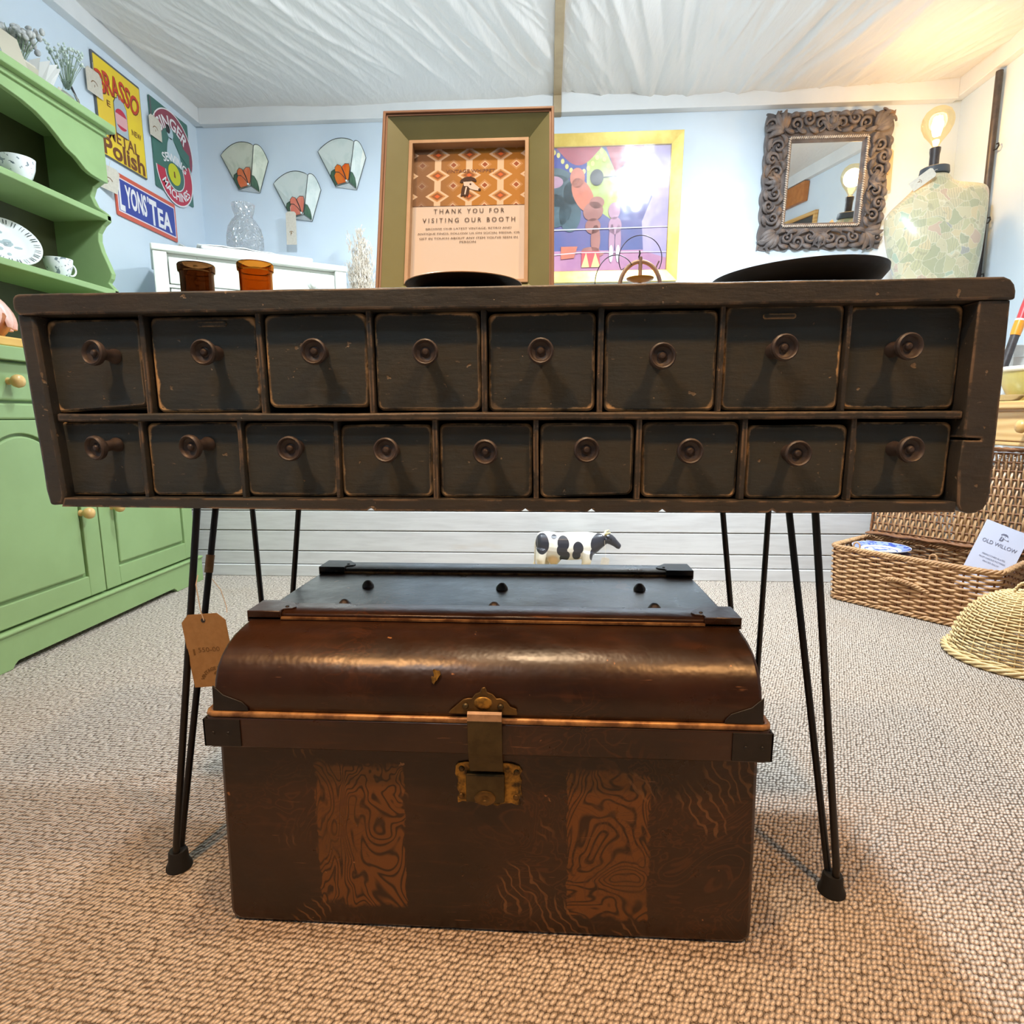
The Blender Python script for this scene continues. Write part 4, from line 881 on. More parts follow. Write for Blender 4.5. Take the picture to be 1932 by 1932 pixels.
# ------------------------------------------------------------------ jars, bowls and wire ornament on the counter
M['amber'] = glass('brown_amber_glass', (.72, .42, .14, 1)); M['amberdark'] = glass('dark_brown_glass', (.44, .28, .16, 1))
M['tar'] = plain('dark_dried_residue', S(46, 26, 14), .6)
JP = [(r_, z_*.885) for r_, z_ in [(0, 0), (.0215, 0), (.0235, .003), (.0240, .010), (.0242, .058), (.0247, .063), (.0266, .0645), (.0270, .0695), (.0270, .0755), (.0257, .0775), (.0240, .0772), (.0232, .070), (.0225, .058), (.0221, .010), (.0196, .0055), (0, .005)]]
for x, y, m, lb in ((-.551, .945, M['amberdark'], 'dark brown glass jar on the counter, nearer its left end'), (-.456, .945, M['amber'], 'amber glass jar on the counter, nearer the framed sign')):
    t = thing('glass_jar', lb, 'jar', (x, y, .8690), (0, 0, 0), 'brown glass jars on the counter')
    MB().lathe(JP, 36).build('jar_body', m, t, smooth=35)
M['bronze'] = plain('dark_bronze', S(44, 32, 22), .3, metal=.6, c2=S(32, 24, 18), scale=20, bump=.08)
M['rubbedrim'] = plain('rubbed_rim', S(200, 160, 120), .35, metal=.5)
def shallow(r, h, n=56, t_=.004):
    return [(0, 0), (r*.42, 0), (r*.50, .003), (r*.74, h*.36), (r*.92, h*.74), (r, h), (r-t_*.4, h+.001), (r-t_, h-.001), (r*.90, h*.74+.001), (r*.72, h*.36+.004), (r*.46, .007), (0, .006)]
t = thing('bronze_dish', 'shallow dark bronze dish lying in front of the framed sign', 'dish', (-.1225, .893, .8682))
MB().lathe(shallow(.084, .0195), 56).build('dish', M['bronze'], t, smooth=40)
MB().tube([(.0836*cos(a), .0836*sin(a), .0204) for a in [2*pi*i/64 for i in range(64)]], .0009, 5, closed=True).build('rim', M['rubbedrim'], t, smooth=60)
M['blackmetal'] = plain('matt_black_bowl', S(20, 18, 17), .6, c2=S(30, 26, 24), scale=10, bump=.3, bscale=90)
t = thing('black_bowl', 'wide matt black wooden bowl on the right of the counter below the mirror', 'bowl', (.371, .955, .8700), (0, D(-2.0), 0))
MB().lathe([(0, 0), (.055, 0), (.070, .003), (.096, .010), (.113, .020), (.1205, .029), (.1210, .036), (.1170, .0365), (.109, .023), (.092, .014), (.062, .009), (0, .007)], 64).build('bowl', M['blackmetal'], t, smooth=40)
M['wire'] = plain('tarnished_wire', S(92, 84, 92), .4, metal=.7); M['pewter'] = plain('pewter_cast', S(150, 140, 150), .45, metal=.3, c2=S(170, 156, 142), scale=30)
M['amberdish'] = plain('amber_dish', S(238, 166, 66), .3)
t = thing('wire_ornament', 'arched pewter stand with thin wire hoops and an amber dish on the counter', 'ornament', (.1500, 1.030, .8690))
MB().tube([(.0335*cos(a), 0, .038+.043*sin(a)) for a in [pi*i/20 for i in range(21)]], .0027, 8, flat=1.3).build('arch', M['pewter'], t, smooth=60)
for s_ in (-1, 1):
    MB().tube([(s_*.0335, 0, .038), (s_*.0345, 0, .016), (s_*.0355, 0, 0)], [.0030, .0027, .0034], 8).build('foot', M['pewter'], t, smooth=60)
MB().tube([(.0, 0, .050), (.0, 0, .088)], .0032, 8).build('post', M['pewter'], t, smooth=60)
MB().tube([(-.003, 0, .087), (-.001, 0, .094), (-.002, 0, .098)], .0012, 6).build('finial', M['iron'], t, smooth=60)
MB().tube([(.0348*cos(a), .004, .0865+.036*sin(a)) for a in [pi*(-.16+1.32*i/26) for i in range(27)]]+[(-.0250, .002, .072), (-.0235, 0, .068)], .0008, 5).build('hoop', M['wire'], t, smooth=60)
MB().tube([(-.040+.0335*cos(a), -.004, .047+.044*sin(a)) for a in [pi*(.22+.86*i/22) for i in range(23)]], .0008, 5).build('hoop', M['wire'], t, smooth=60)
MB().tube([(.0305, .004, .082), (.0265, .002, .074), (.0245, 0, .067)], .0012, 5).build('hook', M['wire'], t, smooth=60)
MB().lathe([(0, .0475), (.010, .048), (.0215, .0525), (.0225, .0550), (.0205, .0550), (.010, .0505), (0, .050)], 28).build('amber_dish', M['amberdish'], t, smooth=50)
MB().tube([(0, 0, .002), (0, 0, .048)], .003, 8).lathe([(0, 0), (.020, 0), (.020, .002), (.004, .005), (0, .005)], 20).build('base', M['pewter'], t, smooth=40)
# ------------------------------------------------------------------ framed circus print on the back wall
M['gold'] = plain('gold_leaf_frame', S(226, 200, 112), .32, metal=.25, c2=S(206, 176, 88), scale=9)
px0, px1, pz0, pz1 = -.205, .712, 1.443, 2.190
pic = thing('framed_circus_print', 'gold framed circus print behind glass on the back wall', 'picture', ((px0+px1)/2*.992, YB-.031, (pz0+pz1)/2), (D(4.0), 0, 0))
PW, PH = px1-px0, pz1-pz0
ring(-PW/2, PW/2, -PH/2, PH/2, .062, -.030, .0, -.016).build('gold_frame', M['gold'], pic, bevel=.0015)
iw, ih = PW/2-.062, PH/2-.062
def pm_(name, c, c2=None, r=.5): return plain(name, c, r, c2=c2, scale=6)
PM = dict(bg=pm_('print_backdrop', S(96, 104, 160), S(120, 110, 160)), floor=pm_('print_floor', S(208, 150, 178), S(190, 132, 168)), swag=pm_('print_swag', S(196, 84, 98), S(176, 64, 84)), bob=pm_('print_bobble', S(236, 222, 132)), lime=pm_('print_lime_flag', S(190, 204, 70), S(196, 200, 150)),
          navy=pm_('print_dark_shapes', S(58, 84, 92), S(84, 112, 120)), peach=pm_('print_peach', S(226, 132, 98), S(206, 120, 96)), tan=pm_('print_tan', S(190, 126, 112), S(170, 108, 96)), white=pm_('print_white', S(232, 226, 232)), red=pm_('print_red', S(214, 88, 92)), cream=pm_('print_cream', S(240, 214, 150)), black=pm_('print_black', S(58, 58, 60)), blue=pm_('print_blue', S(60, 72, 160)), lilac=pm_('print_lilac', S(186, 170, 210), S(206, 186, 214)), rose=pm_('print_rose', S(196, 150, 170)))
MB().box(-iw-.004, iw+.004, -.006, -.004, -ih-.004, ih+.004).build('print_sheet', PM['bg'], pic)
lay = [0]
def pr(name, mat_, polys):
    lay[0] += 1; y = -.0062-.00022*lay[0]; mb = MB()
    for P in polys: mb.prism([(max(-iw, min(iw, u)), max(-ih, min(ih, v))) for u, v in P], XZ, y, y+.0003)
    return mb.build(name, PM[mat_], pic)
R_ = iw
def bx(u, v): return (px_to(u), pz_to(v))
# picture coordinates: u 0..1 across the visible right part (hidden left beyond 0), v 0..1 upwards
px_to = lambda u: iw-(1-u)*(.633); pz_to = lambda v: -ih+v*2*ih
Pp = lambda L: [bx(u, v) for u, v in L]
pr('ring_floor', 'floor', [Pp([(-.4, 0), (1, 0), (1, .17), (-.4, .17)])])
pr('side_drape', 'lilac', [Pp([(.80, .16), (1, .10), (1, 1), (.58, 1), (.70, .85), (.86, .60), (.78, .40)])])
pr('curtain', 'blue', [Pp([(-.4, .62), (.33, .62), (.33, .95), (-.4, .95)])])
pr('flag', 'lime', [Pp([(.30, .92), (.42, 1), (.46, .96), (.60, .70), (.52, .42), (.40, .50), (.30, .62)])])
pr('swag', 'swag', [Pp([(.04, 1)]+[(.04+.38*i/14, 1-.14*sin(pi*i/14)-.0) for i in range(15)]+[(.42, 1)]), Pp([(.46, 1), (.78, 1), (.62, .86), (.54, .80)])])
for i in range(12):
    u = .02+.40*i/11; MB_v = 1-.165*sin(pi*min(1, max(0, (u-.04)/.38)))-.035
    pr('bobble', 'bob', [[(bx(u, MB_v)[0]+.010*cos(a), bx(u, MB_v)[1]+.013*sin(a)) for a in [2*pi*k/10 for k in range(10)]]])
for i in range(5): pr('bobble', 'bob', [[(bx(.445+.035*i, .90-.052*i)[0]+.010*cos(a), bx(.445+.035*i, .90-.052*i)[1]+.012*sin(a)) for a in [2*pi*k/10 for k in range(10)]]])
el = lambda u, v, a, b, rot=0: [(bx(u, v)[0]+a*cos(t_)*cos(rot)-b*sin(t_)*sin(rot), bx(u, v)[1]+a*cos(t_)*sin(rot)+b*sin(t_)*cos(rot)) for t_ in [2*pi*k/22 for k in range(22)]]
pr('balloon_shape', 'navy', [el(.05, .66, .085, .080), el(.18, .64, .050, .062), el(.02, .50, .095, .085), el(.16, .47, .060, .09), el(.0, .78, .10, .04)])
pr('balloon_shape', 'rose', [el(.02, .73, .05, .03)]); pr('balloon_shape', 'peach', [el(.27, .62, .050, .095, .5), el(.22, .76, .040, .05)])
pr('figure_shape', 'tan', [el(.36, .49, .055, .048, .3), el(.39, .56, .04, .03), el(.36, .37, .042, .04), el(.385, .26, .026, .075), el(.345, .17, .050, .018), el(.37, .14, .055, .016)])
pr('ball', 'black', [el(.385, .76, .036, .040)]); pr('rod', 'black', [Pp([(.43, .763), (.60, .772), (.60, .764), (.43, .755)])])
pr('figure_shape', 'rose', [el(.54, .49, .032, .042), el(.55, .37, .036, .045), el(.525, .245, .016, .085), el(.58, .245, .016, .085)]); pr('figure_shape', 'white', [el(.522, .14, .011, .045), el(.582, .14, .011, .045)])
pr('drum', 'red', [Pp([(.265, .03), (.265, .165), (.42, .165), (.43, .03)])]); pr('drum_triangle', 'cream', [Pp([(.265, .03), (.335, .03), (.305, .155)]), Pp([(.350, .03), (.43, .03), (.385, .155)])])
pr('block', 'peach', [Pp([(.085, .10), (.085, .205), (.23, .205), (.20, .11)])]); pr('rope', 'white', [Pp([(-.4, .335), (1, .350), (1, .358), (-.4, .345)]), Pp([(-.4, .115), (.25, .150), (1, .145), (1, .151), (.25, .157), (-.4, .124)])])
t_ = NT('picture_glass'); gl = t_.n('BsdfGlossy', {'Color': (1, 1, 1, 1), 'Roughness': .07, 'Normal': t_.bump(t_.noise(t_.coord('Object'), 7., 2.), .12, .02)}); tr = t_.n('BsdfTransparent', {}); fr = t_.n('Fresnel', {'IOR': 1.5}).outputs[0]
mx = t_.n('MixShader', {0: t_.math('ADD', t_.math('MULTIPLY', fr, 1.0), .06, clamp=True), 1: tr.outputs[0], 2: gl.outputs[0]}); t_.t.links.new(mx.outputs[0], t_.out.inputs[0]); M['picglass'] = t_.m
MB().box(-iw-.003, iw+.003, -.0195, -.0180, -ih-.003, ih+.003).build('glass_pane', M['picglass'], pic)

# ------------------------------------------------------------------ carved mirror
def carved():
    t = NT('carved_dark_wood'); v = t.coord('Object'); n = t.noise(v, 16., 4., .6); f = t.noise(v, 90., 3.)
    c = t.mix(t.step(n, .35, .7), S(92, 84, 82), S(122, 112, 108)); c = t.mix(t.step(t.noise(v, 9., 2.), .58, .72), c, S(134, 104, 78))
    return t.done(c, .5, 0., t.bump(f, .2, .003), Specular_IOR_Level=.5)
M['tagtan'] = plain('tan_card', S(206, 178, 140), .8); M['carved'] = carved(); M['mirror'] = plain('mirror_glass', S(236, 238, 236), .015, metal=1.0)
M['rope'] = plain('pale_rope_bead', S(214, 204, 192), .4, c2=S(170, 154, 140), scale=60)
MW, MH = .652, .672
mir = thing('carved_mirror', 'mirror in a heavy carved dark wood frame on the back wall', 'mirror', (1.464, YB-.016, 1.930), (D(4.5), 0, 0))
gx, gz = .200, .214                       # half size of the sight opening
gzo = -.003
rnd = random.Random(8)
# slab with scalloped outline, open in the middle (four mitred bars)
def edge_pts(a, b, n, amp, seed, inward):
    P = []
    for i in range(n):
        f = i/n; s_ = abs(sin(f*pi*(7.5)))**.6*amp+amp*.5*noise.noise((f*9, seed, 0)); P.append((a[0]+(b[0]-a[0])*f+inward[0]*(amp-s_), a[1]+(b[1]-a[1])*f+inward[1]*(amp-s_)))
    return P
X2, Z2 = MW/2, MH/2; am = .012
for a, b, inw, ia, ib in (((-X2, -Z2), (X2, -Z2), (0, 1), (-gx, -gz), (gx, -gz)), ((X2, -Z2), (X2, Z2), (-1, 0), (gx, -gz), (gx, gz)), ((X2, Z2), (-X2, Z2), (0, -1), (gx, gz), (-gx, gz)), ((-X2, Z2), (-X2, -Z2), (1, 0), (-gx, gz), (-gx, -gz))):
    P = edge_pts(a, b, 44, am, a[0]*7+a[1]*3, inw)+[b, ib, ia]
    MB().prism(P, XZ, -.020, .006).build('frame_bar', M['carved'], mir, bevel=.003)
sc = MB()
def scroll(cx, cz, r, a0, turns, hand, wd, lift=.028):
    n = 22; pts = []; rad = []
    for i in range(n+1):
        f = i/n; rr = r*(1-.80*f); a = a0+hand*turns*2*pi*f
        pts.append((cx+rr*cos(a), -.020-lift*.30-lift*.35*sin(pi*f), cz+rr*sin(a))); rad.append(wd*(.50+.9*sin(pi*min(1, f*1.15+.05))**.8)*(1-.35*f))
    sc.tube(pts, rad, 8, flat=.75); sc.ball((pts[-1][0], pts[-1][1]-.003, pts[-1][2]), wd*1.05, 8, 6)
def leaf(cx, cz, L, ang, wd, curl=.5):
    n = 12; pts = []; rad = []
    for i in range(n+1):
        f = i/n; a = ang+curl*f*f; pts.append((cx+L*f*cos(a), -.021-.018*sin(pi*f*.85)-.004, cz+L*f*sin(a))); rad.append(wd*sin(pi*(f*.9+.07))**.75)
    sc.tube(pts, rad, 8, flat=.55, up=(0, 1, 0))
    for k in (-1, 1):
        sc.tube([(p[0]-k*sin(ang+curl*f)*rad[i]*.55, p[1]-.004, p[2]+k*cos(ang+curl*f)*rad[i]*.55) for i, (p, f) in enumerate(zip(pts, [i/n for i in range(n+1)]))][2:10], wd*.22, 6)
midx = (X2+gx)/2+.004; midz = (Z2+gz)/2+.004
for sx in (-1, 1):
    for sz in (-1, 1):
        # corner acanthus
        for k, (an, L) in enumerate(((45, .105), (20, .10), (70, .10), (0, .085), (90, .085))):
            leaf(sx*(gx+.030), sz*(gz+.030), L, atan2(sz*sin(D(an)), sx*cos(D(an))), .0165, .35*(1 if k % 2 else -1))
        scroll(sx*(X2-.028), sz*(Z2-.060), .030, 0 if sx > 0 else pi, 1.15, sx*sz, .0085)
        scroll(sx*(X2-.070), sz*(Z2-.026), .028, pi/2*sz, 1.15, -sx*sz, .0085)
for sz in (-1, 1):
    for sx in (-1, 1):
        for k, u in enumerate((.055, .118, .178)):
            scroll(sx*u, sz*(midz+(.018 if k % 2 else -.006)), .034, (pi/2 if k % 2 else -pi/2)*sz, 1.25, sx*sz*(1 if k % 2 else -1), .0090)
            leaf(sx*(u-.02), sz*(Z2-.022), .060, (0 if sx > 0 else pi)+sx*sz*.25, .0125, -.5*sx*sz); leaf(sx*(u+.0), sz*(gz+.026), .062, (0 if sx > 0 else pi)-sx*sz*.1, .0115, .5*sx*sz)
    for k in range(5): leaf(0, sz*(gz+.030), .088-.010*abs(k-2), sz*(pi/2)+(k-2)*.42, .0125, .0)
    sc.ball((0, -.045, sz*(midz+.005)), (.019, .016, .019), 12, 8); sc.tube([(.034*cos(a), -.036, sz*(midz+.005)+.030*sin(a)) for a in [2*pi*i/20 for i in range(20)]], .006, 6, closed=True)
for sx in (-1, 1):
    for sz in (-1, 1):
        for k, u in enumerate((.050, .112, .172)):
            scroll(sx*(midx+(.018 if k % 2 else -.008)), sz*u, .034, (0 if k % 2 else pi)*1.0, 1.25, sx*sz*(-1 if k % 2 else 1), .0090)
            leaf(sx*(X2-.022), sz*(u-.02), .060, sz*(pi/2)-sx*sz*.25, .0125, .5*sx*sz); leaf(sx*(gx+.026), sz*u, .060, sz*pi/2+sx*sz*.1, .0115, -.5*sx*sz)
    for k in range(5): leaf(sx*(gx+.030), 0, .084-.010*abs(k-2), (0 if sx > 0 else pi)+(k-2)*.42, .0125, .0)
    sc.ball((sx*midx, -.043, 0), (.017, .015, .019), 12, 8)
o = sc.build('carving', M['carved'], mir, smooth=70); o['kind'] = 'stuff'
# rope bead moulding round the glass and the inner rebate
bd = MB(); n_ = 0
for (a, b) in (((-gx, -gz), (gx, -gz)), ((gx, -gz), (gx, gz)), ((gx, gz), (-gx, gz)), ((-gx, gz), (-gx, -gz))):
    L = hypot(b[0]-a[0], b[1]-a[1]); k = int(L/.0108)
    for i in range(k):
        f = (i+.5)/k; rot = Matrix.Rotation(.6+(0 if abs(b[0]-a[0]) > 1e-6 else pi/2), 3, 'Y')
        bd.ball((a[0]+(b[0]-a[0])*f, -.026, a[1]+(b[1]-a[1])*f), (.0048, .0068, .0086), 7, 5, M=rot)
o = bd.build('rope_bead', M['rope'], mir, smooth=70); o['kind'] = 'stuff'
ring(-gx, gx, -gz, gz, .018, -.020, .004, -.006).build('inner_rebate', M['carved'], mir)
MB().box(-gx+.010, gx-.010, -.002, .0045, -gz+.010, gz-.010).build('mirror_glass', M['mirror'], mir)
price_tag('orange lit price tag hanging from the right side of the carved mirror', (1.777, YB-.030, 2.085), (0, 0, D(-2)), .068, .205, M['tagtan'], .02)

# ------------------------------------------------------------------ decoupage bust lamp
def decoupage():
    t = NT('decoupage_paper'); v = t.coord('Object'); d = t.n('VectorMath', {0: v, 1: t.n('CombineXYZ', {0: t.math('MULTIPLY', t.noise(v, 9., 3.), .10), 1: 0., 2: t.math('MULTIPLY', t.noise(v, 12., 3.), .08)}).outputs[0]}, operation='ADD').outputs[0]
    vo = t.n('TexVoronoi', {'Vector': d, 'Scale': 24.}); vc = vo.outputs[1]; k = t.sep(vc)
    c = t.ramp(k[0], [(0, S(178, 178, 138)), (.26, S(198, 190, 156)), (.40, S(150, 158, 126)), (.56, S(206, 186, 146)), (.70, S(140, 170, 150)), (.73, S(196, 186, 152)), (.88, S(190, 156, 142)), (.92, S(188, 182, 152)), (.975, S(140, 144, 156)), (1, S(136, 140, 156))], 'CONSTANT')
    wv = t.n('TexWave', {'Vector': v, 'Scale': 30., 'Distortion': 5., 'Detail': 2.}).outputs[1]
    c = t.mix(t.math('MULTIPLY', t.math('MULTIPLY', t.step(wv, .7, .85), t.step(k[1], .45, .55)), .5), c, S(128, 132, 120))
    vd = t.n('TexVoronoi', {'Vector': d, 'Scale': 24.}, feature='DISTANCE_TO_EDGE').outputs[0]
    c = t.mix(t.math('MULTIPLY', t.step(vd, .05, .0), .5), c, S(232, 230, 214)); n2 = t.noise(d, 34., 3., .6); c = t.mix(t.math('MULTIPLY', t.step(n2, .60, .66), .5), c, S(120, 116, 104))
    c = t.mix(.38, c, S(206, 196, 164))
    return t.done(c, .32, 0., t.bump(vd, .12, .002), Coat_Weight=.25)
M['decoup'] = decoupage(); M['darkband'] = plain('dark_neck_band', S(72, 78, 84), .5)
bl = thing('bust_lamp', 'dressmaker bust lamp covered in printed paper with a glowing globe bulb', 'lamp', (1.835, 3.10, .50))
# rings: world height of centre, half width, half depth, x offset, tilt of the ring to the left
secs = [(.86, .150, .105, .02, 0), (.95, .168, .115, .02, 0), (1.08, .178, .118, .02, 0), (1.20, .160, .108, .02, 0), (1.30, .164, .108, .018, 0), (1.36, .176, .112, .014, .01), (1.43, .192, .118, .006, .03), (1.50, .205, .120, -.004, .05), (1.56, .213, .118, -.008, .09), (1.61, .219, .112, -.010, .15), (1.65, .222, .102, -.0115, .21), (1.680, .222, .092, -.0115, .245), (1.700, .212, .084, -.012, .26), (1.716, .190, .076, -.014, .25), (1.735, .150, .068, -.018, .22), (1.750, .115, .062, -.024, .17), (1.766, .085, .058, -.029, .10), (1.785, .0655, .055, -.031, .04), (1.815, .060, .052, -.034, .02)]
mb = MB(); nn = 40; vs = []; fs = []
for i, (z, rx, ry, ox, tl) in enumerate(secs):
    for j in range(nn):
        a = 2*pi*j/nn; ca, sa = cos(a), sin(a); e = .86; X = rx*abs(ca)**e*(1 if ca >= 0 else -1)
        bust = .035*exp(-((z-1.50)/.07)**2)*(max(0, -sa)**2)*(abs(ca)**.5)
        vs.append((ox+X, (ry+bust)*abs(sa)**e*(1 if sa >= 0 else -1), z-.5+tl*X))
for i in range(len(secs)-1):
    for j in range(nn): fs.append((i*nn+j, i*nn+(j+1) % nn, (i+1)*nn+(j+1) % nn, (i+1)*nn+j))
fs.append(tuple(range(nn-1, -1, -1))); fs.append(tuple((len(secs)-1)*nn+j for j in range(nn)))
mb.add(vs, fs); mb.build('torso', M['decoup'], bl, smooth=70, subd=1)
topz = 1.322
MB().lathe([(.062, topz-.012), (.0635, topz-.008), (.060, topz+.018), (.052, topz+.022), (0, topz+.023)], 28, lambda x, y, z: (x-.034, y*.86, z+x*.06)).build('neck_cap', M['darkband'], bl, smooth=50)
MB().lathe([(0, 0), (.115, 0), (.12, .010), (.110, .022), (.03, .034), (.022, .06), (.022, .37), (0, .37)], 32).build('stand_base', M['knob'], bl, smooth=40)
MB().lathe([(.020, topz+.02), (.020, topz+.075), (.0225, topz+.090), (.0225, topz+.104), (.015, topz+.108), (0, topz+.108)], 20, lambda x, y, z: (x-.040, y, z)).build('bulb_holder', M['knob'], bl, smooth=40)
bz = topz+.105; bx0 = -.040
M['bulbglass'] = glass('amber_tinted_bulb', (1, .93, .78, 1), .0, 1.08)
BP = [(.012, 0), (.015, .012), (.026, .030), (.050, .060), (.0635, .092), (.0655, .110), (.0620, .132), (.050, .155), (.030, .170), (.0, .1755)]
M['bulbglass'].node_tree.nodes  # thin coloured globe
bu = MB().lathe(BP, 32, lambda x, y, z: (x+bx0, y, z+bz)).build('bulb', M['bulbglass'], bl, smooth=60)
te = NT('glowing_filament'); em = te.n('Emission', {'Color': (1, .72, .32, 1), 'Strength': 55.}); te.t.links.new(em.outputs[0], te.out.inputs[0]); M['glow'] = te.m
fl = MB()
for k in range(7):
    a = 2*pi*k/7; fl.tube([(bx0+.010*cos(a), .010*sin(a), bz+.055), (bx0+.020*cos(a), .020*sin(a), bz+.095), (bx0+.012*cos(a), .012*sin(a), bz+.132)], 0.0062, 6)
f_ = fl.build('filament', M['glow'], bl); f_.parent = bu; f_['kind'] = 'stuff'
pd = bpy.data.lights.new('bulb_light', 'POINT'); pd.energy = 9.5; pd.color = (1.0, .56, .23); pd.shadow_soft_size = .05
po = bpy.data.objects.new('bulb_light', pd); COL.objects.link(po); po.location = (1.835+bx0, 3.10, .50+bz+.10); bu.visible_shadow = True
t_ = NT('bulb_skin'); gl = t_.n('BsdfGlossy', {'Color': (1, .9, .7, 1), 'Roughness': .03}); tr = t_.n('BsdfTransparent', {'Color': (1, .93, .74, 1)}); lw = t_.n('LayerWeight', {'Blend': .35}).outputs[1]
mx = t_.n('MixShader', {0: t_.math('MULTIPLY', lw, .35), 1: tr.outputs[0], 2: gl.outputs[0]}); t_.t.links.new(mx.outputs[0], t_.out.inputs[0]); bu.data.materials[0] = t_.m
tg = price_tag('small pale tag sticking out from the neck of the bust lamp', (1.755, 3.02, 1.800), (D(10), D(58), D(-25)), .045, .100, M['kraftpale'], .012)

# ------------------------------------------------------------------ dark pole with hooks in the right corner
pole = thing('hanging_pole', 'tall dark wooden pole with small hooks standing against the right wall', 'pole', (XR-.022, 3.215, .501))
MB().tube([(.004, .0, 0), (0, 0, .9), (-.002, 0, 1.30), (-.004, 0, 1.80)], [.016, .0155, .0150, .0150], 12).build('pole', M['knob'], pole, smooth=60)
for z in (.86, 1.12, 1.45):
    MB().tube([(0, -.012, z), (.002, -.032, z-.002), (.004, -.040, z+.010), (.004, -.036, z+.022), (.002, -.026, z+.022)], .0034, 6).build('hook', M['iron'], pole, smooth=60)
# ------------------------------------------------------------------ wicker hamper with open lid
def wicker(name, a, b, c):
    t = NT(name); v = t.coord('Object'); n = t.noise(v, 26., 3., .6); f = t.noise(v, 140., 2.)
    col = t.mix(t.step(n, .35, .68), a, b); col = t.mix(t.math('MULTIPLY', f, .4), col, c)
    return t.done(col, .42, 0., t.bump(f, .2, .002), Specular_IOR_Level=.45)
M['willow'] = wicker('buff_willow', S(194, 150, 104), S(164, 116, 74), S(226, 194, 152)); M['willowdark'] = wicker('dark_willow', S(136, 90, 56), S(108, 68, 40), S(160, 112, 74)); M['cane'] = wicker('pale_cane', S(222, 196, 144), S(206, 176, 120), S(238, 220, 176))
U = Vector((.635, -.772, 0)); N = Vector((.772, .635, 0)); HL, HD, HH = .505, .300, .212; C0 = Vector((1.098, 2.288, 0))
ham = thing('wicker_hamper', 'open wicker hamper of blue plates standing under the pine table', 'hamper', tuple(C0))
def hp_(u, v, z): p = U*u+N*v; return (p.x, p.y, z)
RC = .030
outline = rrect(0, HL, 0, HD, RC, 5)
def perimeter(step):
    segs = []; L = 0; P = outline+[outline[0]]
    for a, b in zip(P[:-1], P[1:]): d = hypot(b[0]-a[0], b[1]-a[1]); segs.append((L, d, a, b)); L += d
    n = round(L/step); n += n % 2; out = []
    for i in range(n):
        s = L*i/n
        for l0, d, a, b in segs:
            if l0 <= s <= l0+d+1e-9:
                f = (s-l0)/max(d, 1e-9); tx_, ty_ = (b[0]-a[0])/max(d, 1e-9), (b[1]-a[1])/max(d, 1e-9); out.append((a[0]+(b[0]-a[0])*f, a[1]+(b[1]-a[1])*f, ty_, -tx_)); break
    return out
PER = perimeter(.0380/4); nP = len(PER); nP -= nP % 8
PER = PER[:nP]
rnd = random.Random(12)
wv = MB(); row = 0; z = .014
while z < HH-.012:
    ph = (row % 2)*pi; pts = []; rr = .0046*rnd.uniform(.9, 1.15)
    for i, (u, v, nx, ny) in enumerate(PER):
        o = .0058*cos(pi*i/4+ph)+rnd.gauss(0, .0003); flare = .010*(z/HH)
        pts.append(hp_(u+nx*(o+flare), v+ny*(o+flare), z+rnd.gauss(0, .0004)))
    wv.tube(pts, rr, 6, closed=True, flat=1.0); row += 1; z += .0102
o = wv.build('woven_strands', M['willow'], ham, smooth=70); o['kind'] = 'stuff'
stk = MB()
for i in range(0, nP, 4):
    u, v, nx, ny = PER[i]; stk.tube([hp_(u, v, .004), hp_(u+nx*.010, v+ny*.010, HH)], .0032, 6)
o = stk.build('stakes', M['willowdark'], ham, smooth=70); o['kind'] = 'stuff'
def twist(P3, k, R, r, turns, mb, closed=True):
    n = len(P3)
    for s_ in range(k):
        pts = []
        for i, (p, nr) in enumerate(P3):
            a = 2*pi*(turns*i/n+s_/k); pts.append((p[0]+nr[0]*R*cos(a), p[1]+nr[1]*R*cos(a), p[2]+R*sin(a)))
        mb.tube(pts, r, 6, closed=closed)
nw = lambda nx, ny: tuple((U*nx+N*ny)[:2])
fl = .010
rim = MB(); twist([(hp_(u+nx*fl, v+ny*fl, HH-.004), nw(nx, ny)) for u, v, nx, ny in PER], 4, .0062, .0040, 30, rim); rim.build('top_border', M['willow'], ham, smooth=70)['kind'] = 'stuff'
rim = MB(); twist([(hp_(u, v, .010), nw(nx, ny)) for u, v, nx, ny in PER], 3, .0058, .0042, 26, rim); rim.build('foot_border', M['willow'], ham, smooth=70)['kind'] = 'stuff'
MB().prism([hp_(u, v, 0)[:2] for u, v in rrect(.004, HL-.004, .004, HD-.004, .025)], lambda a, b, d: (a, b, d), .006, .012).build('floor', M['willowdark'], ham)
hd = MB(); arcp = [(.185+.145*i/24, -.006-.014*sin(pi*i/24), .128-.022*i/24+.016*sin(pi*i/24)-.006) for i in range(25)]
twist([(hp_(*p), tuple((-N)[:2])) for p in arcp], 3, .0046, .0036, 5, hd, closed=False); hd.build('front_handle', M['willow'], ham, smooth=70)
for u in (.085, .330):
    MB().tube([hp_(u+.011*cos(a), -.008, HH+.010+.014*sin(a)) for a in [pi*(-.2+1.5*i/14) for i in range(15)]], .0032, 6).build('fastening_loop', M['willow'], ham, smooth=70)
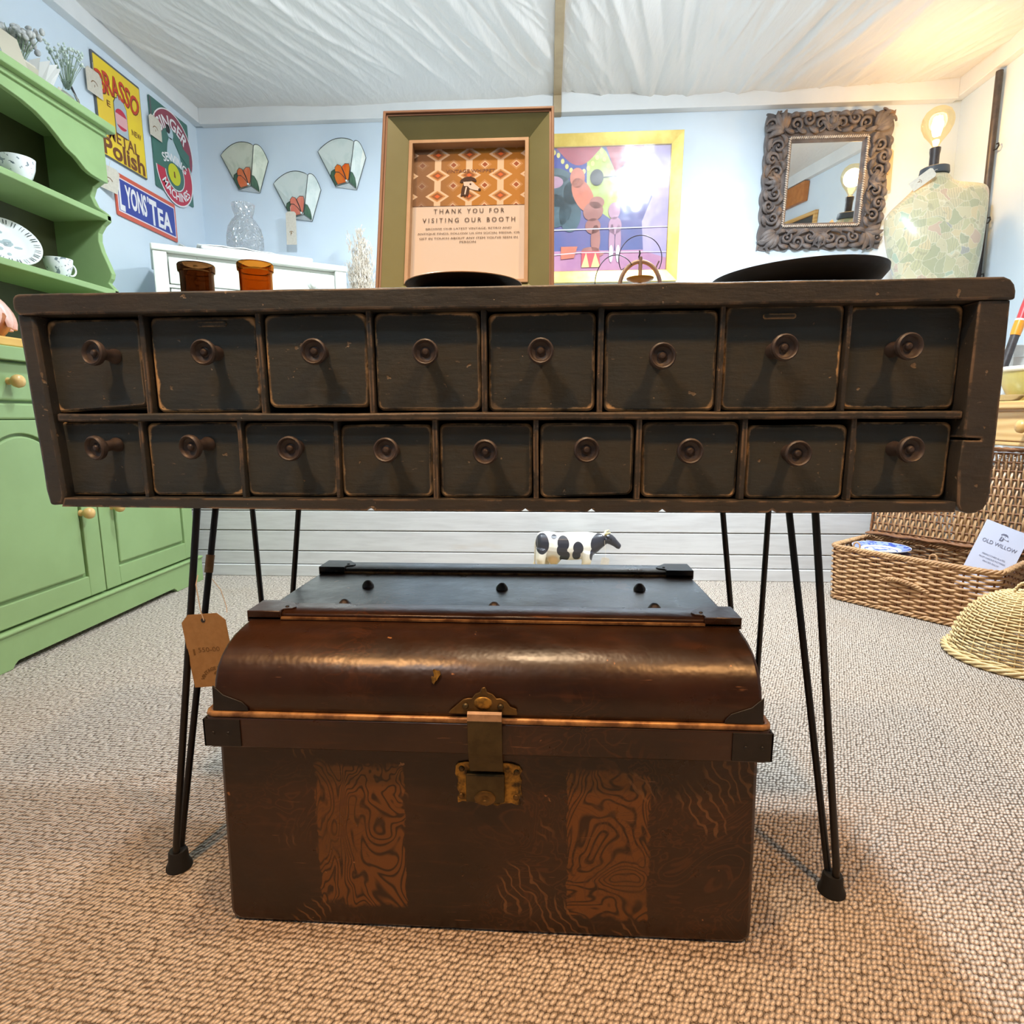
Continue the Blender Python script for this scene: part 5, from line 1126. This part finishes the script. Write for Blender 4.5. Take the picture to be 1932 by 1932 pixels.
# lid, hinged along the back edge and leaning open
LH = .362
def lidp(u, w, d=0.):            # u along hinge, w up the lid, d towards the viewer side
    p = U*u+N*(HD+.004+w*.10-d*.98); return (p.x, p.y, HH+.010+w*.985+d*.10)
lm = MB(); k = 0; u = .012
while u < HL-.010:
    pts = []; ph = (k % 2)*pi; n = 44
    for i in range(n+1):
        w = .016+(LH-.030)*i/n; pts.append(lidp(u+rnd.gauss(0, .0004), w, .0052*cos(pi*i/4+ph)))
    lm.tube(pts, .0044*rnd.uniform(.8, 1.1), 5); k += 1; u += .0104
lm.build('lid_strands', M['willow'], ham, smooth=70)['kind'] = 'stuff'
ls = MB()
for i in range(0, 12):
    w = .016+(LH-.030)*i*4/44; ls.tube([lidp(.006, w), lidp(HL-.006, w)], .0036, 6)
ls.build('lid_stakes', M['willowdark'], ham, smooth=70)['kind'] = 'stuff'
lb = MB(); fr_ = [(.0, .004), (HL, .004), (HL, LH), (0, LH)]; P = []
for (a, b) in zip(fr_, fr_[1:]+fr_[:1]):
    for i in range(24): P.append((lidp(a[0]+(b[0]-a[0])*i/24, a[1]+(b[1]-a[1])*i/24), tuple(N[:2])))
twist(P, 3, .0060, .0042, 24, lb); lb.build('lid_border', M['willowdark'], ham, smooth=70)['kind'] = 'stuff'
# edge band of the lid standing towards the viewer, woven open near the top
ed = MB()
for w0, w1 in ((.004, .004), (LH, LH)):
    for j in range(5): ed.tube([lidp(u_, w0+.002*sin(u_*60+j), .010+.010*j) for u_ in [HL*i/40 for i in range(41)]], .0030, 5)
ed.build('lid_edge_band', M['willowdark'], ham, smooth=70)['kind'] = 'stuff'
# blue and white plates inside
M['blueware'] = None
def willowware():
    t = NT('blue_transfer_china'); x, y, z = t.sep(t.coord('Object')); r = t.math('SQRT', t.math('ADD', t.math('MULTIPLY', x, x), t.math('MULTIPLY', y, y))); v = t.coord('Object')
    n = t.step(t.noise(v, 44., 3., .6), .42, .55); c = t.mix(n, S(72, 92, 170), S(150, 168, 222))
    inner = t.mix(t.step(t.noise(v, 30., 3.), .46, .54), S(112, 132, 200), S(226, 232, 246))
    c = t.mix(t.step(r, .0665, .0675), S(236, 240, 250), c); c = t.mix(t.step(r, .0555, .0545), c, S(64, 82, 164)); c = t.mix(t.step(r, .0520, .0510), c, inner); c = t.mix(t.step(r, .0955, .0965), c, S(236, 240, 250))
    return t.done(c, .12)
M['blueware'] = willowware()
for k in range(3):
    q = C0+U*.105+N*(.150)
    t = thing('blue_plate', ('blue willow pattern plate on top of the stack in the wicker hamper', 'blue willow pattern plate in the middle of the stack in the hamper', 'blue willow pattern plate at the bottom of the stack in the hamper')[k], 'plate', (q.x, q.y, .1845-.0215*k+.0), (0, 0, .7*k), 'blue plates in the hamper')
    plate_mb(.0985, 48).build('dish', M['blueware'], t, smooth=40)
t = thing('packing_box', 'plain box inside the wicker hamper holding up the plates', 'box', (C0+U*.105+N*.150).to_tuple(), (0, 0, atan2(U.y, U.x)))
MB().box(-.07, .07, -.085, .085, .0125, .1405).build('carton', M['kraft'], t, bevel=.003)
t = thing('old_willow_card', 'pale lilac printed card standing in the right end of the wicker hamper', 'card', (C0+U*.452+N*.168).to_tuple(), (0, 0, atan2(U.y, U.x)+.62))
M['lilaccard'] = plain('pale_lilac_card', S(214, 218, 238), .7); M['greyink'] = plain('grey_ink', S(116, 118, 140), .8)
cz0 = .105; CR = .40; rot_ = lambda u, v: (u*cos(CR)+(v-.1)*sin(CR), .1-u*sin(CR)+(v-.1)*cos(CR))
cfd = lambda u, v, d=0: (rot_(u, v)[0], rot_(u, v)[1]*.30+d, cz0+rot_(u, v)[1]*.953)
cardm = MB().prism([(-.066, -.02), (.066, -.02), (.066, .235), (-.066, .235)], cfd, 0, .0012).build('card', M['lilaccard'], t)
cf = lambda u, v: cfd(u, v, -.0012)
lettering([('OLD WILLOW', .0, .165, .104, .013)], cf, M['greyink'], t, .0)
lettering([('MISMATCHED PLATES', 0, .120, .070, .0055), ('FROM VARIOUS POTTERIES', 0, .108, .080, .0055), ('PRICED EACH', .0, .096, .048, .0055)], cf, M['greyink'], t, .0)
dog(t, lambda u, v, d: cfd(u, v+.197, -.0012-d), .026, M['greyink'], M['lilaccard'])
MB().box(-.03, .03, .012, .09, .0125, cz0-.01).build('card_foot', M['lilaccard'], t)

# ------------------------------------------------------------------ cane food dome on the floor
cl = thing('cane_food_dome', 'pale cane woven food dome with a looped handle on the carpet at the right edge', 'food cover', (1.362, 1.716, 0))
prof_ = [(.156, .016), (.1535, .045), (.147, .075), (.137, .103), (.122, .130), (.104, .153), (.082, .173), (.056, .189), (.026, .199), (.008, .201)]
def prof_at(f):
    x = f*(len(prof_)-1); i = min(len(prof_)-2, int(x)); q = x-i; return (prof_[i][0]+(prof_[i+1][0]-prof_[i][0])*q, prof_[i][1]+(prof_[i+1][1]-prof_[i][1])*q)
dm = MB(); NS = 28; rows = 31
for j in range(rows):
    r_, z_ = prof_at(.985*j/rows); ns = NS if r_ > .06 else NS//2; pts = []
    for i in range(ns*4):
        a = 2*pi*i/(ns*4); o = .0036*cos(pi*i/4+(j % 2)*pi); pts.append(((r_+o)*cos(a), (r_+o)*sin(a), z_+o*.4))
    dm.tube(pts, .0030, 6, closed=True)
dm.build('woven_cane', M['cane'], cl, smooth=70)['kind'] = 'stuff'
st = MB()
for i in range(NS):
    a = 2*pi*i/NS; st.tube([(prof_at(f/14)[0]*cos(a), prof_at(f/14)[0]*sin(a), prof_at(f/14)[1]) for f in range(15)], .0019, 5)
st.build('ribs', M['cane'], cl, smooth=70)['kind'] = 'stuff'
rm = MB(); circ = lambda r_, z_, n=120: [((r_*cos(2*pi*i/n), r_*sin(2*pi*i/n), z_), (cos(2*pi*i/n), sin(2*pi*i/n))) for i in range(n)]
twist(circ(.1700, .0105), 4, .0068, .0042, 9, rm); rm.build('rim_braid', M['cane'], cl, smooth=70)['kind'] = 'stuff'
rm = MB(); twist(circ(.1585, .020), 2, .0030, .0026, 14, rm); rm.build('inner_braid', M['cane'], cl, smooth=70)['kind'] = 'stuff'
hm = MB(); twist([((.026*cos(a), 0, .200+.026*sin(a)), (cos(a), 0)) for a in [pi*i/22 for i in range(23)]], 3, .0038, .0030, 3, hm, closed=False); hm.build('loop_handle', M['cane'], cl, smooth=70)

# ------------------------------------------------------------------ pine side table and what stands on it
def pine(name, sc=(1, .12, 1)):
    t = NT(name); v = t.coord('Object', (8*sc[0], 8*sc[1], 8*sc[2])); n = t.noise(v, 3., 4., .6, 1.2); w = t.n('TexWave', {'Vector': v, 'Scale': 1.4, 'Distortion': 7., 'Detail': 2.}, bands_direction='Z').outputs[1]
    c = t.mix(w, S(226, 184, 118), S(206, 156, 88)); c = t.mix(t.math('MULTIPLY', t.step(n, .55, .75), .5), c, S(178, 122, 64))
    return t.done(c, .4, 0., t.bump(n, .08, .002))
M['pine'] = pine('waxed_pine')
ptb = thing('pine_side_table', 'waxed pine side table with a knobbed drawer along the right wall', 'table', (1.87, 1.90, 0))
MB().prism(rrect(1.600, 2.135, 1.20, 2.495, .012, 3), XY, .7215, .7480).build('table_top', M['pine'], ptb, world=True, bevel=.006)
MB().box(1.632, 2.12, 1.23, 2.47, .600, .7215).build('apron', M['pine'], ptb, world=True, bevel=.002)
MB().box(1.622, 1.634, 1.23, 2.47, .592, .606).build('lower_moulding', M['pine'], ptb, world=True, bevel=.004)
for y0, y1 in ((1.26, 1.72), (1.765, 2.44)):
    d = MB().box(1.6235, 1.645, y0, y1, .6085, .7115).build('drawer', M['pine'], ptb, world=True, bevel=.003)
    ym = (y0+y1)/2
    MB().lathe([(.013, 0), (.010, .006), (.010, .012), (.018, .020), (.0225, .030), (.0205, .040), (.012, .046), (0, .048)], 18, lambda a, b, c, ym=ym: (1.6235-c-1.87, ym+.008+a-1.90, .661+b)).build('knob', M['pine'], d, smooth=60)
for x, y in ((1.640, 1.24), (1.640, 2.41), (2.07, 1.24), (2.07, 2.41)):
    MB().lathe([(.0, 0), (.014, 0), (.018, .02), (.015, .05), (.022, .10), (.026, .30), (.024, .48), (.018, .51), (.026, .53), (.026, .60), (0, .60)], 16, lambda a, b, c, x=x, y=y: (x+.02+a-1.87, y+.02+b-1.90, c)).build('leg', M['pine'], ptb, smooth=45)
M['basin'] = plain('olive_yellow_pottery', S(204, 184, 104), .3, c2=S(186, 162, 82), scale=8); M['creamrim'] = plain('cream_glaze', S(240, 232, 206), .25)
t = thing('pottery_basin', 'olive yellow pottery basin with a cream rim on the pine table', 'basin', (1.800, 2.322, .7483))
MB().lathe([(0, 0), (.082, 0), (.086, .006), (.108, .050), (.124, .095), (.128, .112), (.120, .112), (.100, .052), (.078, .012), (0, .010)], 44).build('bowl', M['basin'], t, smooth=50)
MB().lathe([(.1275, .108), (.1335, .112), (.1345, .120), (.130, .126), (.122, .124), (.119, .112), (.1275, .108)], 44).build('rim', M['creamrim'], t, smooth=50)
t = thing('white_box', 'tall white lidded box on the ledge behind the pine table', 'box', (2.045, 2.790, .5005))
MB().box(-.083, .083, -.10, .10, 0, .47).build('box_body', M['paper'], t, bevel=.002)
MB().box(-.087, .087, -.104, .104, .44, .49).build('lid', M['linen'], t, bevel=.003)
t = thing('paper_cone', 'white folded paper leaning beside the basin on the pine table', 'paper', (1.690, 2.420, .7483))
MB().add([(-.03, 0, 0), (.045, .01, 0), (.045, .014, .004), (-.03, .004, .004), (.008, .045, .125), (.020, .048, .125)], [(0, 1, 5, 4), (3, 2, 5, 4), (0, 3, 4), (1, 2, 5), (0, 1, 2, 3)]).build('sheet', M['paper'], t)
M['silver'] = plain('silver_wire', S(196, 198, 200), .25, metal=.9)
t = thing('silver_trinket_dish', 'oval silver trinket dish at the front of the pine table', 'dish', (1.655, 2.275, .7490), (0, 0, .5))
MB().lathe([(0, 0), (.022, 0), (.030, .004), (.045, .022), (.0465, .0225), (.044, .020), (.028, .006), (0, .004)], 32, lambda x, y, z: (x*.8, y*1.25, z)).build('dish', M['silver'], t, smooth=50)
mb = MB()
for k in range(9): mb.ball((rnd.gauss(0, .012), rnd.gauss(0, .018), .010+.006*rnd.random()), (.008, .007, .006), 8, 5)
mb.build('beads', M['blackmetal'], t, smooth=60)['kind'] = 'stuff'
M['orangep'] = plain('orange_lacquer', S(240, 156, 44), .35); M['redp'] = plain('red_lacquer', S(206, 72, 76), .35)
t = thing('painted_skittle', 'orange and red painted wooden stick leaning on the white box', 'stick', (1.800, 2.640, .5010))
A = Vector((0, 0, .012)); B = Vector((.165, .012, .680))
def seg(f0, f1, r0, r1, nm, m_):
    MB().tube([A.lerp(B, f0), A.lerp(B, (f0+f1)/2), A.lerp(B, f1)], [r0, (r0+r1)/2+.001, r1], 14).build(nm, m_, t, smooth=50)
seg(0, .765, .012, .016, 'shaft', M['knob']); seg(.765, .850, .018, .0185, 'orange_band', M['orangep']); seg(.850, .862, .0187, .0187, 'pale_collar', M['paper']); seg(.862, 1.0, .0165, .0145, 'red_tip', M['redp'])

# ------------------------------------------------------------------ cow figurine on the floor by the ledge
def cow_mat():
    t = NT('painted_cow'); x, y, z = t.sep(t.coord('Object')); nz = t.math('MULTIPLY', t.math('SUBTRACT', t.noise(t.coord('Object'), 24., 2.), .5), .012)
    c = t.mix(t.step(z, .05, .15), S(226, 202, 142), S(238, 234, 220)); c = t.mix(t.math('MULTIPLY', t.step(t.noise(t.coord('Object'), 14., 3.), .6, .75), .3), c, S(216, 190, 130))
    m = None
    for X, Z, rx, rz, ro in ((235, 380, 125, 172, 0), (445, 262, 52, 36, 0), (612, 365, 105, 125, -.2), (590, 480, 95, 110, 0), (640, 600, 82, 115, .55), (880, 440, 92, 110, -.2), (850, 560, 76, 98, 0), (1250, 380, 150, 165, 0), (1170, 540, 82, 130, .3), (1480, 320, 160, 140, 0), (1600, 420, 90, 90, 0)):
        cx = (X-885)*.000229; cz = (1130-Z)*.000229; a = t.math('SUBTRACT', x, cx); b = t.math('SUBTRACT', z, cz)
        a2 = t.math('ADD', t.math('MULTIPLY', a, cos(ro)), t.math('MULTIPLY', b, -sin(ro))); b2 = t.math('ADD', t.math('MULTIPLY', a, sin(ro)), t.math('MULTIPLY', b, cos(ro)))
        d = t.math('SQRT', t.math('ADD', t.math('POWER', t.math('DIVIDE', t.math('ABSOLUTE', a2), rx*.000229), 2.), t.math('POWER', t.math('DIVIDE', t.math('ABSOLUTE', b2), rz*.000229), 2.)))
        m = d if m is None else t.math('MINIMUM', m, d)
    m = t.math('ADD', m, t.math('MULTIPLY', nz, 8.)); c = t.mix(t.step(m, 1.02, .96), c, S(56, 56, 62))
    ux = t.math('ADD', x, .104); uz = t.math('SUBTRACT', z, .105); ud = t.math('SQRT', t.math('ADD', t.math('MULTIPLY', ux, ux), t.math('MULTIPLY', uz, uz)))
    c = t.mix(t.math('MULTIPLY', t.step(ud, .030, .014), .6), c, S(226, 176, 84))
    return t.done(c, .28)
M['cow'] = cow_mat()
cow = thing('cow_figurine', 'black and white cow figurine with a price card at its neck by the boarded ledge', 'figurine', (.129, 2.425, 0)); cow.scale = (1.0, 1.0, 1.07)
mb = MB(); S_ = [(-.172, .178, .012, .016), (-.168, .172, .030, .036), (-.155, .165, .040, .048), (-.125, .163, .045, .052), (-.085, .158, .045, .053), (-.04, .157, .048, .056), (.0, .158, .047, .055), (.035, .162, .043, .052), (.062, .166, .036, .045), (.082, .172, .027, .037), (.100, .180, .020, .029), (.114, .186, .017, .024)]
vs = []; fs = []; nn = 20
for x, z, ry, rz in S_:
    for j in range(nn): a = 2*pi*j/nn; vs.append((x, ry*cos(a), z+rz*sin(a)))
for i in range(len(S_)-1):
    for j in range(nn): fs.append((i*nn+j, i*nn+(j+1) % nn, (i+1)*nn+(j+1) % nn, (i+1)*nn+j))
fs += [tuple(range(nn-1, -1, -1)), tuple((len(S_)-1)*nn+j for j in range(nn))]; mb.add(vs, fs)
hd_ = [(.108, .190, .021), (.124, .188, .0215), (.140, .180, .0185), (.155, .168, .0140), (.167, .158, .0125), (.175, .154, .0095)]
mb.tube([(h[0], 0, h[1]) for h in hd_], [h[2] for h in hd_], 14, flat=1.0); mb.ball((.110, 0, .190), (.018, .020, .022), 12, 8)
for s_ in (-1, 1):
    mb.ball((.112, s_*.026, .190), (.006, .014, .006), 8, 6)                       # ears
    mb.tube([(-.150, s_*.026, .150), (-.156, s_*.030, .110), (-.142+.012*s_, s_*.028, .078), (-.154+.016*s_, s_*.026, .058), (-.150+.018*s_, s_*.026, .020), (-.149+.018*s_, s_*.026, .012)], [.026, .022, .014, .0105, .0085, .0105], 10)
    mb.tube([(.038, s_*.026, .140), (.034, s_*.027, .100), (.030+.008*s_, s_*.026, .070), (.028-.012*s_, s_*.026, .045), (.026-.014*s_, s_*.026, .018), (.027-.014*s_, s_*.026, .011)], [.026, .020, .0125, .0100, .0080, .0100], 10)
mb.ball((-.100, 0, .106), (.030, .026, .022), 12, 8)                               # udder
for s_ in (-1, 1):
    for dx in (-.012, .012): mb.tube([(-.100+dx, s_*.010, .095), (-.100+dx, s_*.011, .080)], [.005, .0035], 8)
mb.tube([(-.168, 0, .190), (-.178, 0, .170), (-.180, 0, .120), (-.181, 0, .085)], [.006, .0045, .0040, .0040], 8); mb.ball((-.182, 0, .072), (.008, .008, .022), 10, 6)
tmp = mb.build('body', M['cow'], None)
rmod = tmp.modifiers.new('fuse', 'REMESH'); rmod.mode = 'VOXEL'; rmod.voxel_size = .0032
smod = tmp.modifiers.new('smooth', 'SMOOTH'); smod.iterations = 4; smod.factor = .5
bpy.context.view_layer.update(); me = bpy.data.meshes.new_from_object(tmp.evaluated_get(bpy.context.evaluated_depsgraph_get())); me.polygons.foreach_set('use_smooth', [True]*len(me.polygons))
bpy.data.objects.remove(tmp); ob = bpy.data.objects.new('body', me); COL.objects.link(ob); ob.parent = cow
M['horn'] = plain('cream_horn', S(226, 214, 160), .4); M['grass'] = plain('painted_grass', S(112, 116, 60), .6, c2=S(70, 84, 40), scale=60)
for s_ in (-1, 1): MB().tube([(.112, s_*.012, .206), (.116, s_*.026, .212), (.130, s_*.030, .216)], [.0056, .0048, .0022], 8).build('horn', M['horn'], cow, smooth=60)
MB().prism(circle(-.058, 0, .125, 30, .040), XY, .0, .010).build('ground_base', M['grass'], cow, bevel=.004)
gr = MB()
for cx, n_ in ((-.108, 22), (.062, 18)):
    for k in range(n_):
        a = rnd.uniform(0, 6.28); q = .018*sqrt(rnd.random()); gr.tube([(cx+q*cos(a), q*sin(a)-.004, .009), (cx+q*1.5*cos(a), q*1.3*sin(a)-.004, .022+.030*rnd.random())], [.005, .0025], 5)
gr.build('grass_tufts', M['grass'], cow, smooth=60)['kind'] = 'stuff'
for k, (ex, ey, ez) in enumerate(((.134, -.0205, .190), (.134, .0205, .190))): MB().ball((ex, ey, ez), .0028, 8, 6).build('eye', M['black'], cow)
price_tag('white price card hanging on a cord from the neck of the cow figurine', (.129+.112, 2.425-.034, .128), (D(4), D(8), 0), .034, .075, M['kraftpale'], .045, strpts=[(0, -.001, -.004), (-.006, .004, .030), (-.014, .012, .062), (-.013, .030, .080)])

# ------------------------------------------------------------------ beyond the frame, seen in the carved mirror
M['oak'] = plain('orange_oak', S(196, 126, 66), .5, c2=S(178, 108, 52), scale=6, bump=.1, stretch=(.2, 3, 3))
M['slate'] = plain('dark_chalkboard', S(70, 70, 68), .7)
ob_ = thing('oak_beam', 'orange oak beam high on the right wall, seen in the carved mirror', 'beam', (XR-.022, .55, 2.235))
MB().box(-.024, .020, -1.0, 1.0, -.075, .075).build('beam', M['oak'], ob_, bevel=.004)
cb = thing('wall_board', 'dark board in a pale wooden frame on the right wall, seen in the mirror', 'board', (XR-.004, 1.20, 1.68))
MB().box(-.010, .002, -.585, .585, -.36, .36).build('board', M['slate'], cb)
for a in ((-.60, .60, .345, .375), (-.60, .60, -.375, -.345), (-.60, -.57, -.345, .345), (.565, .60, -.345, .345)):
    MB().box(-.024, .002, *a).build('frame_bar', M['pine'], cb, bevel=.002)
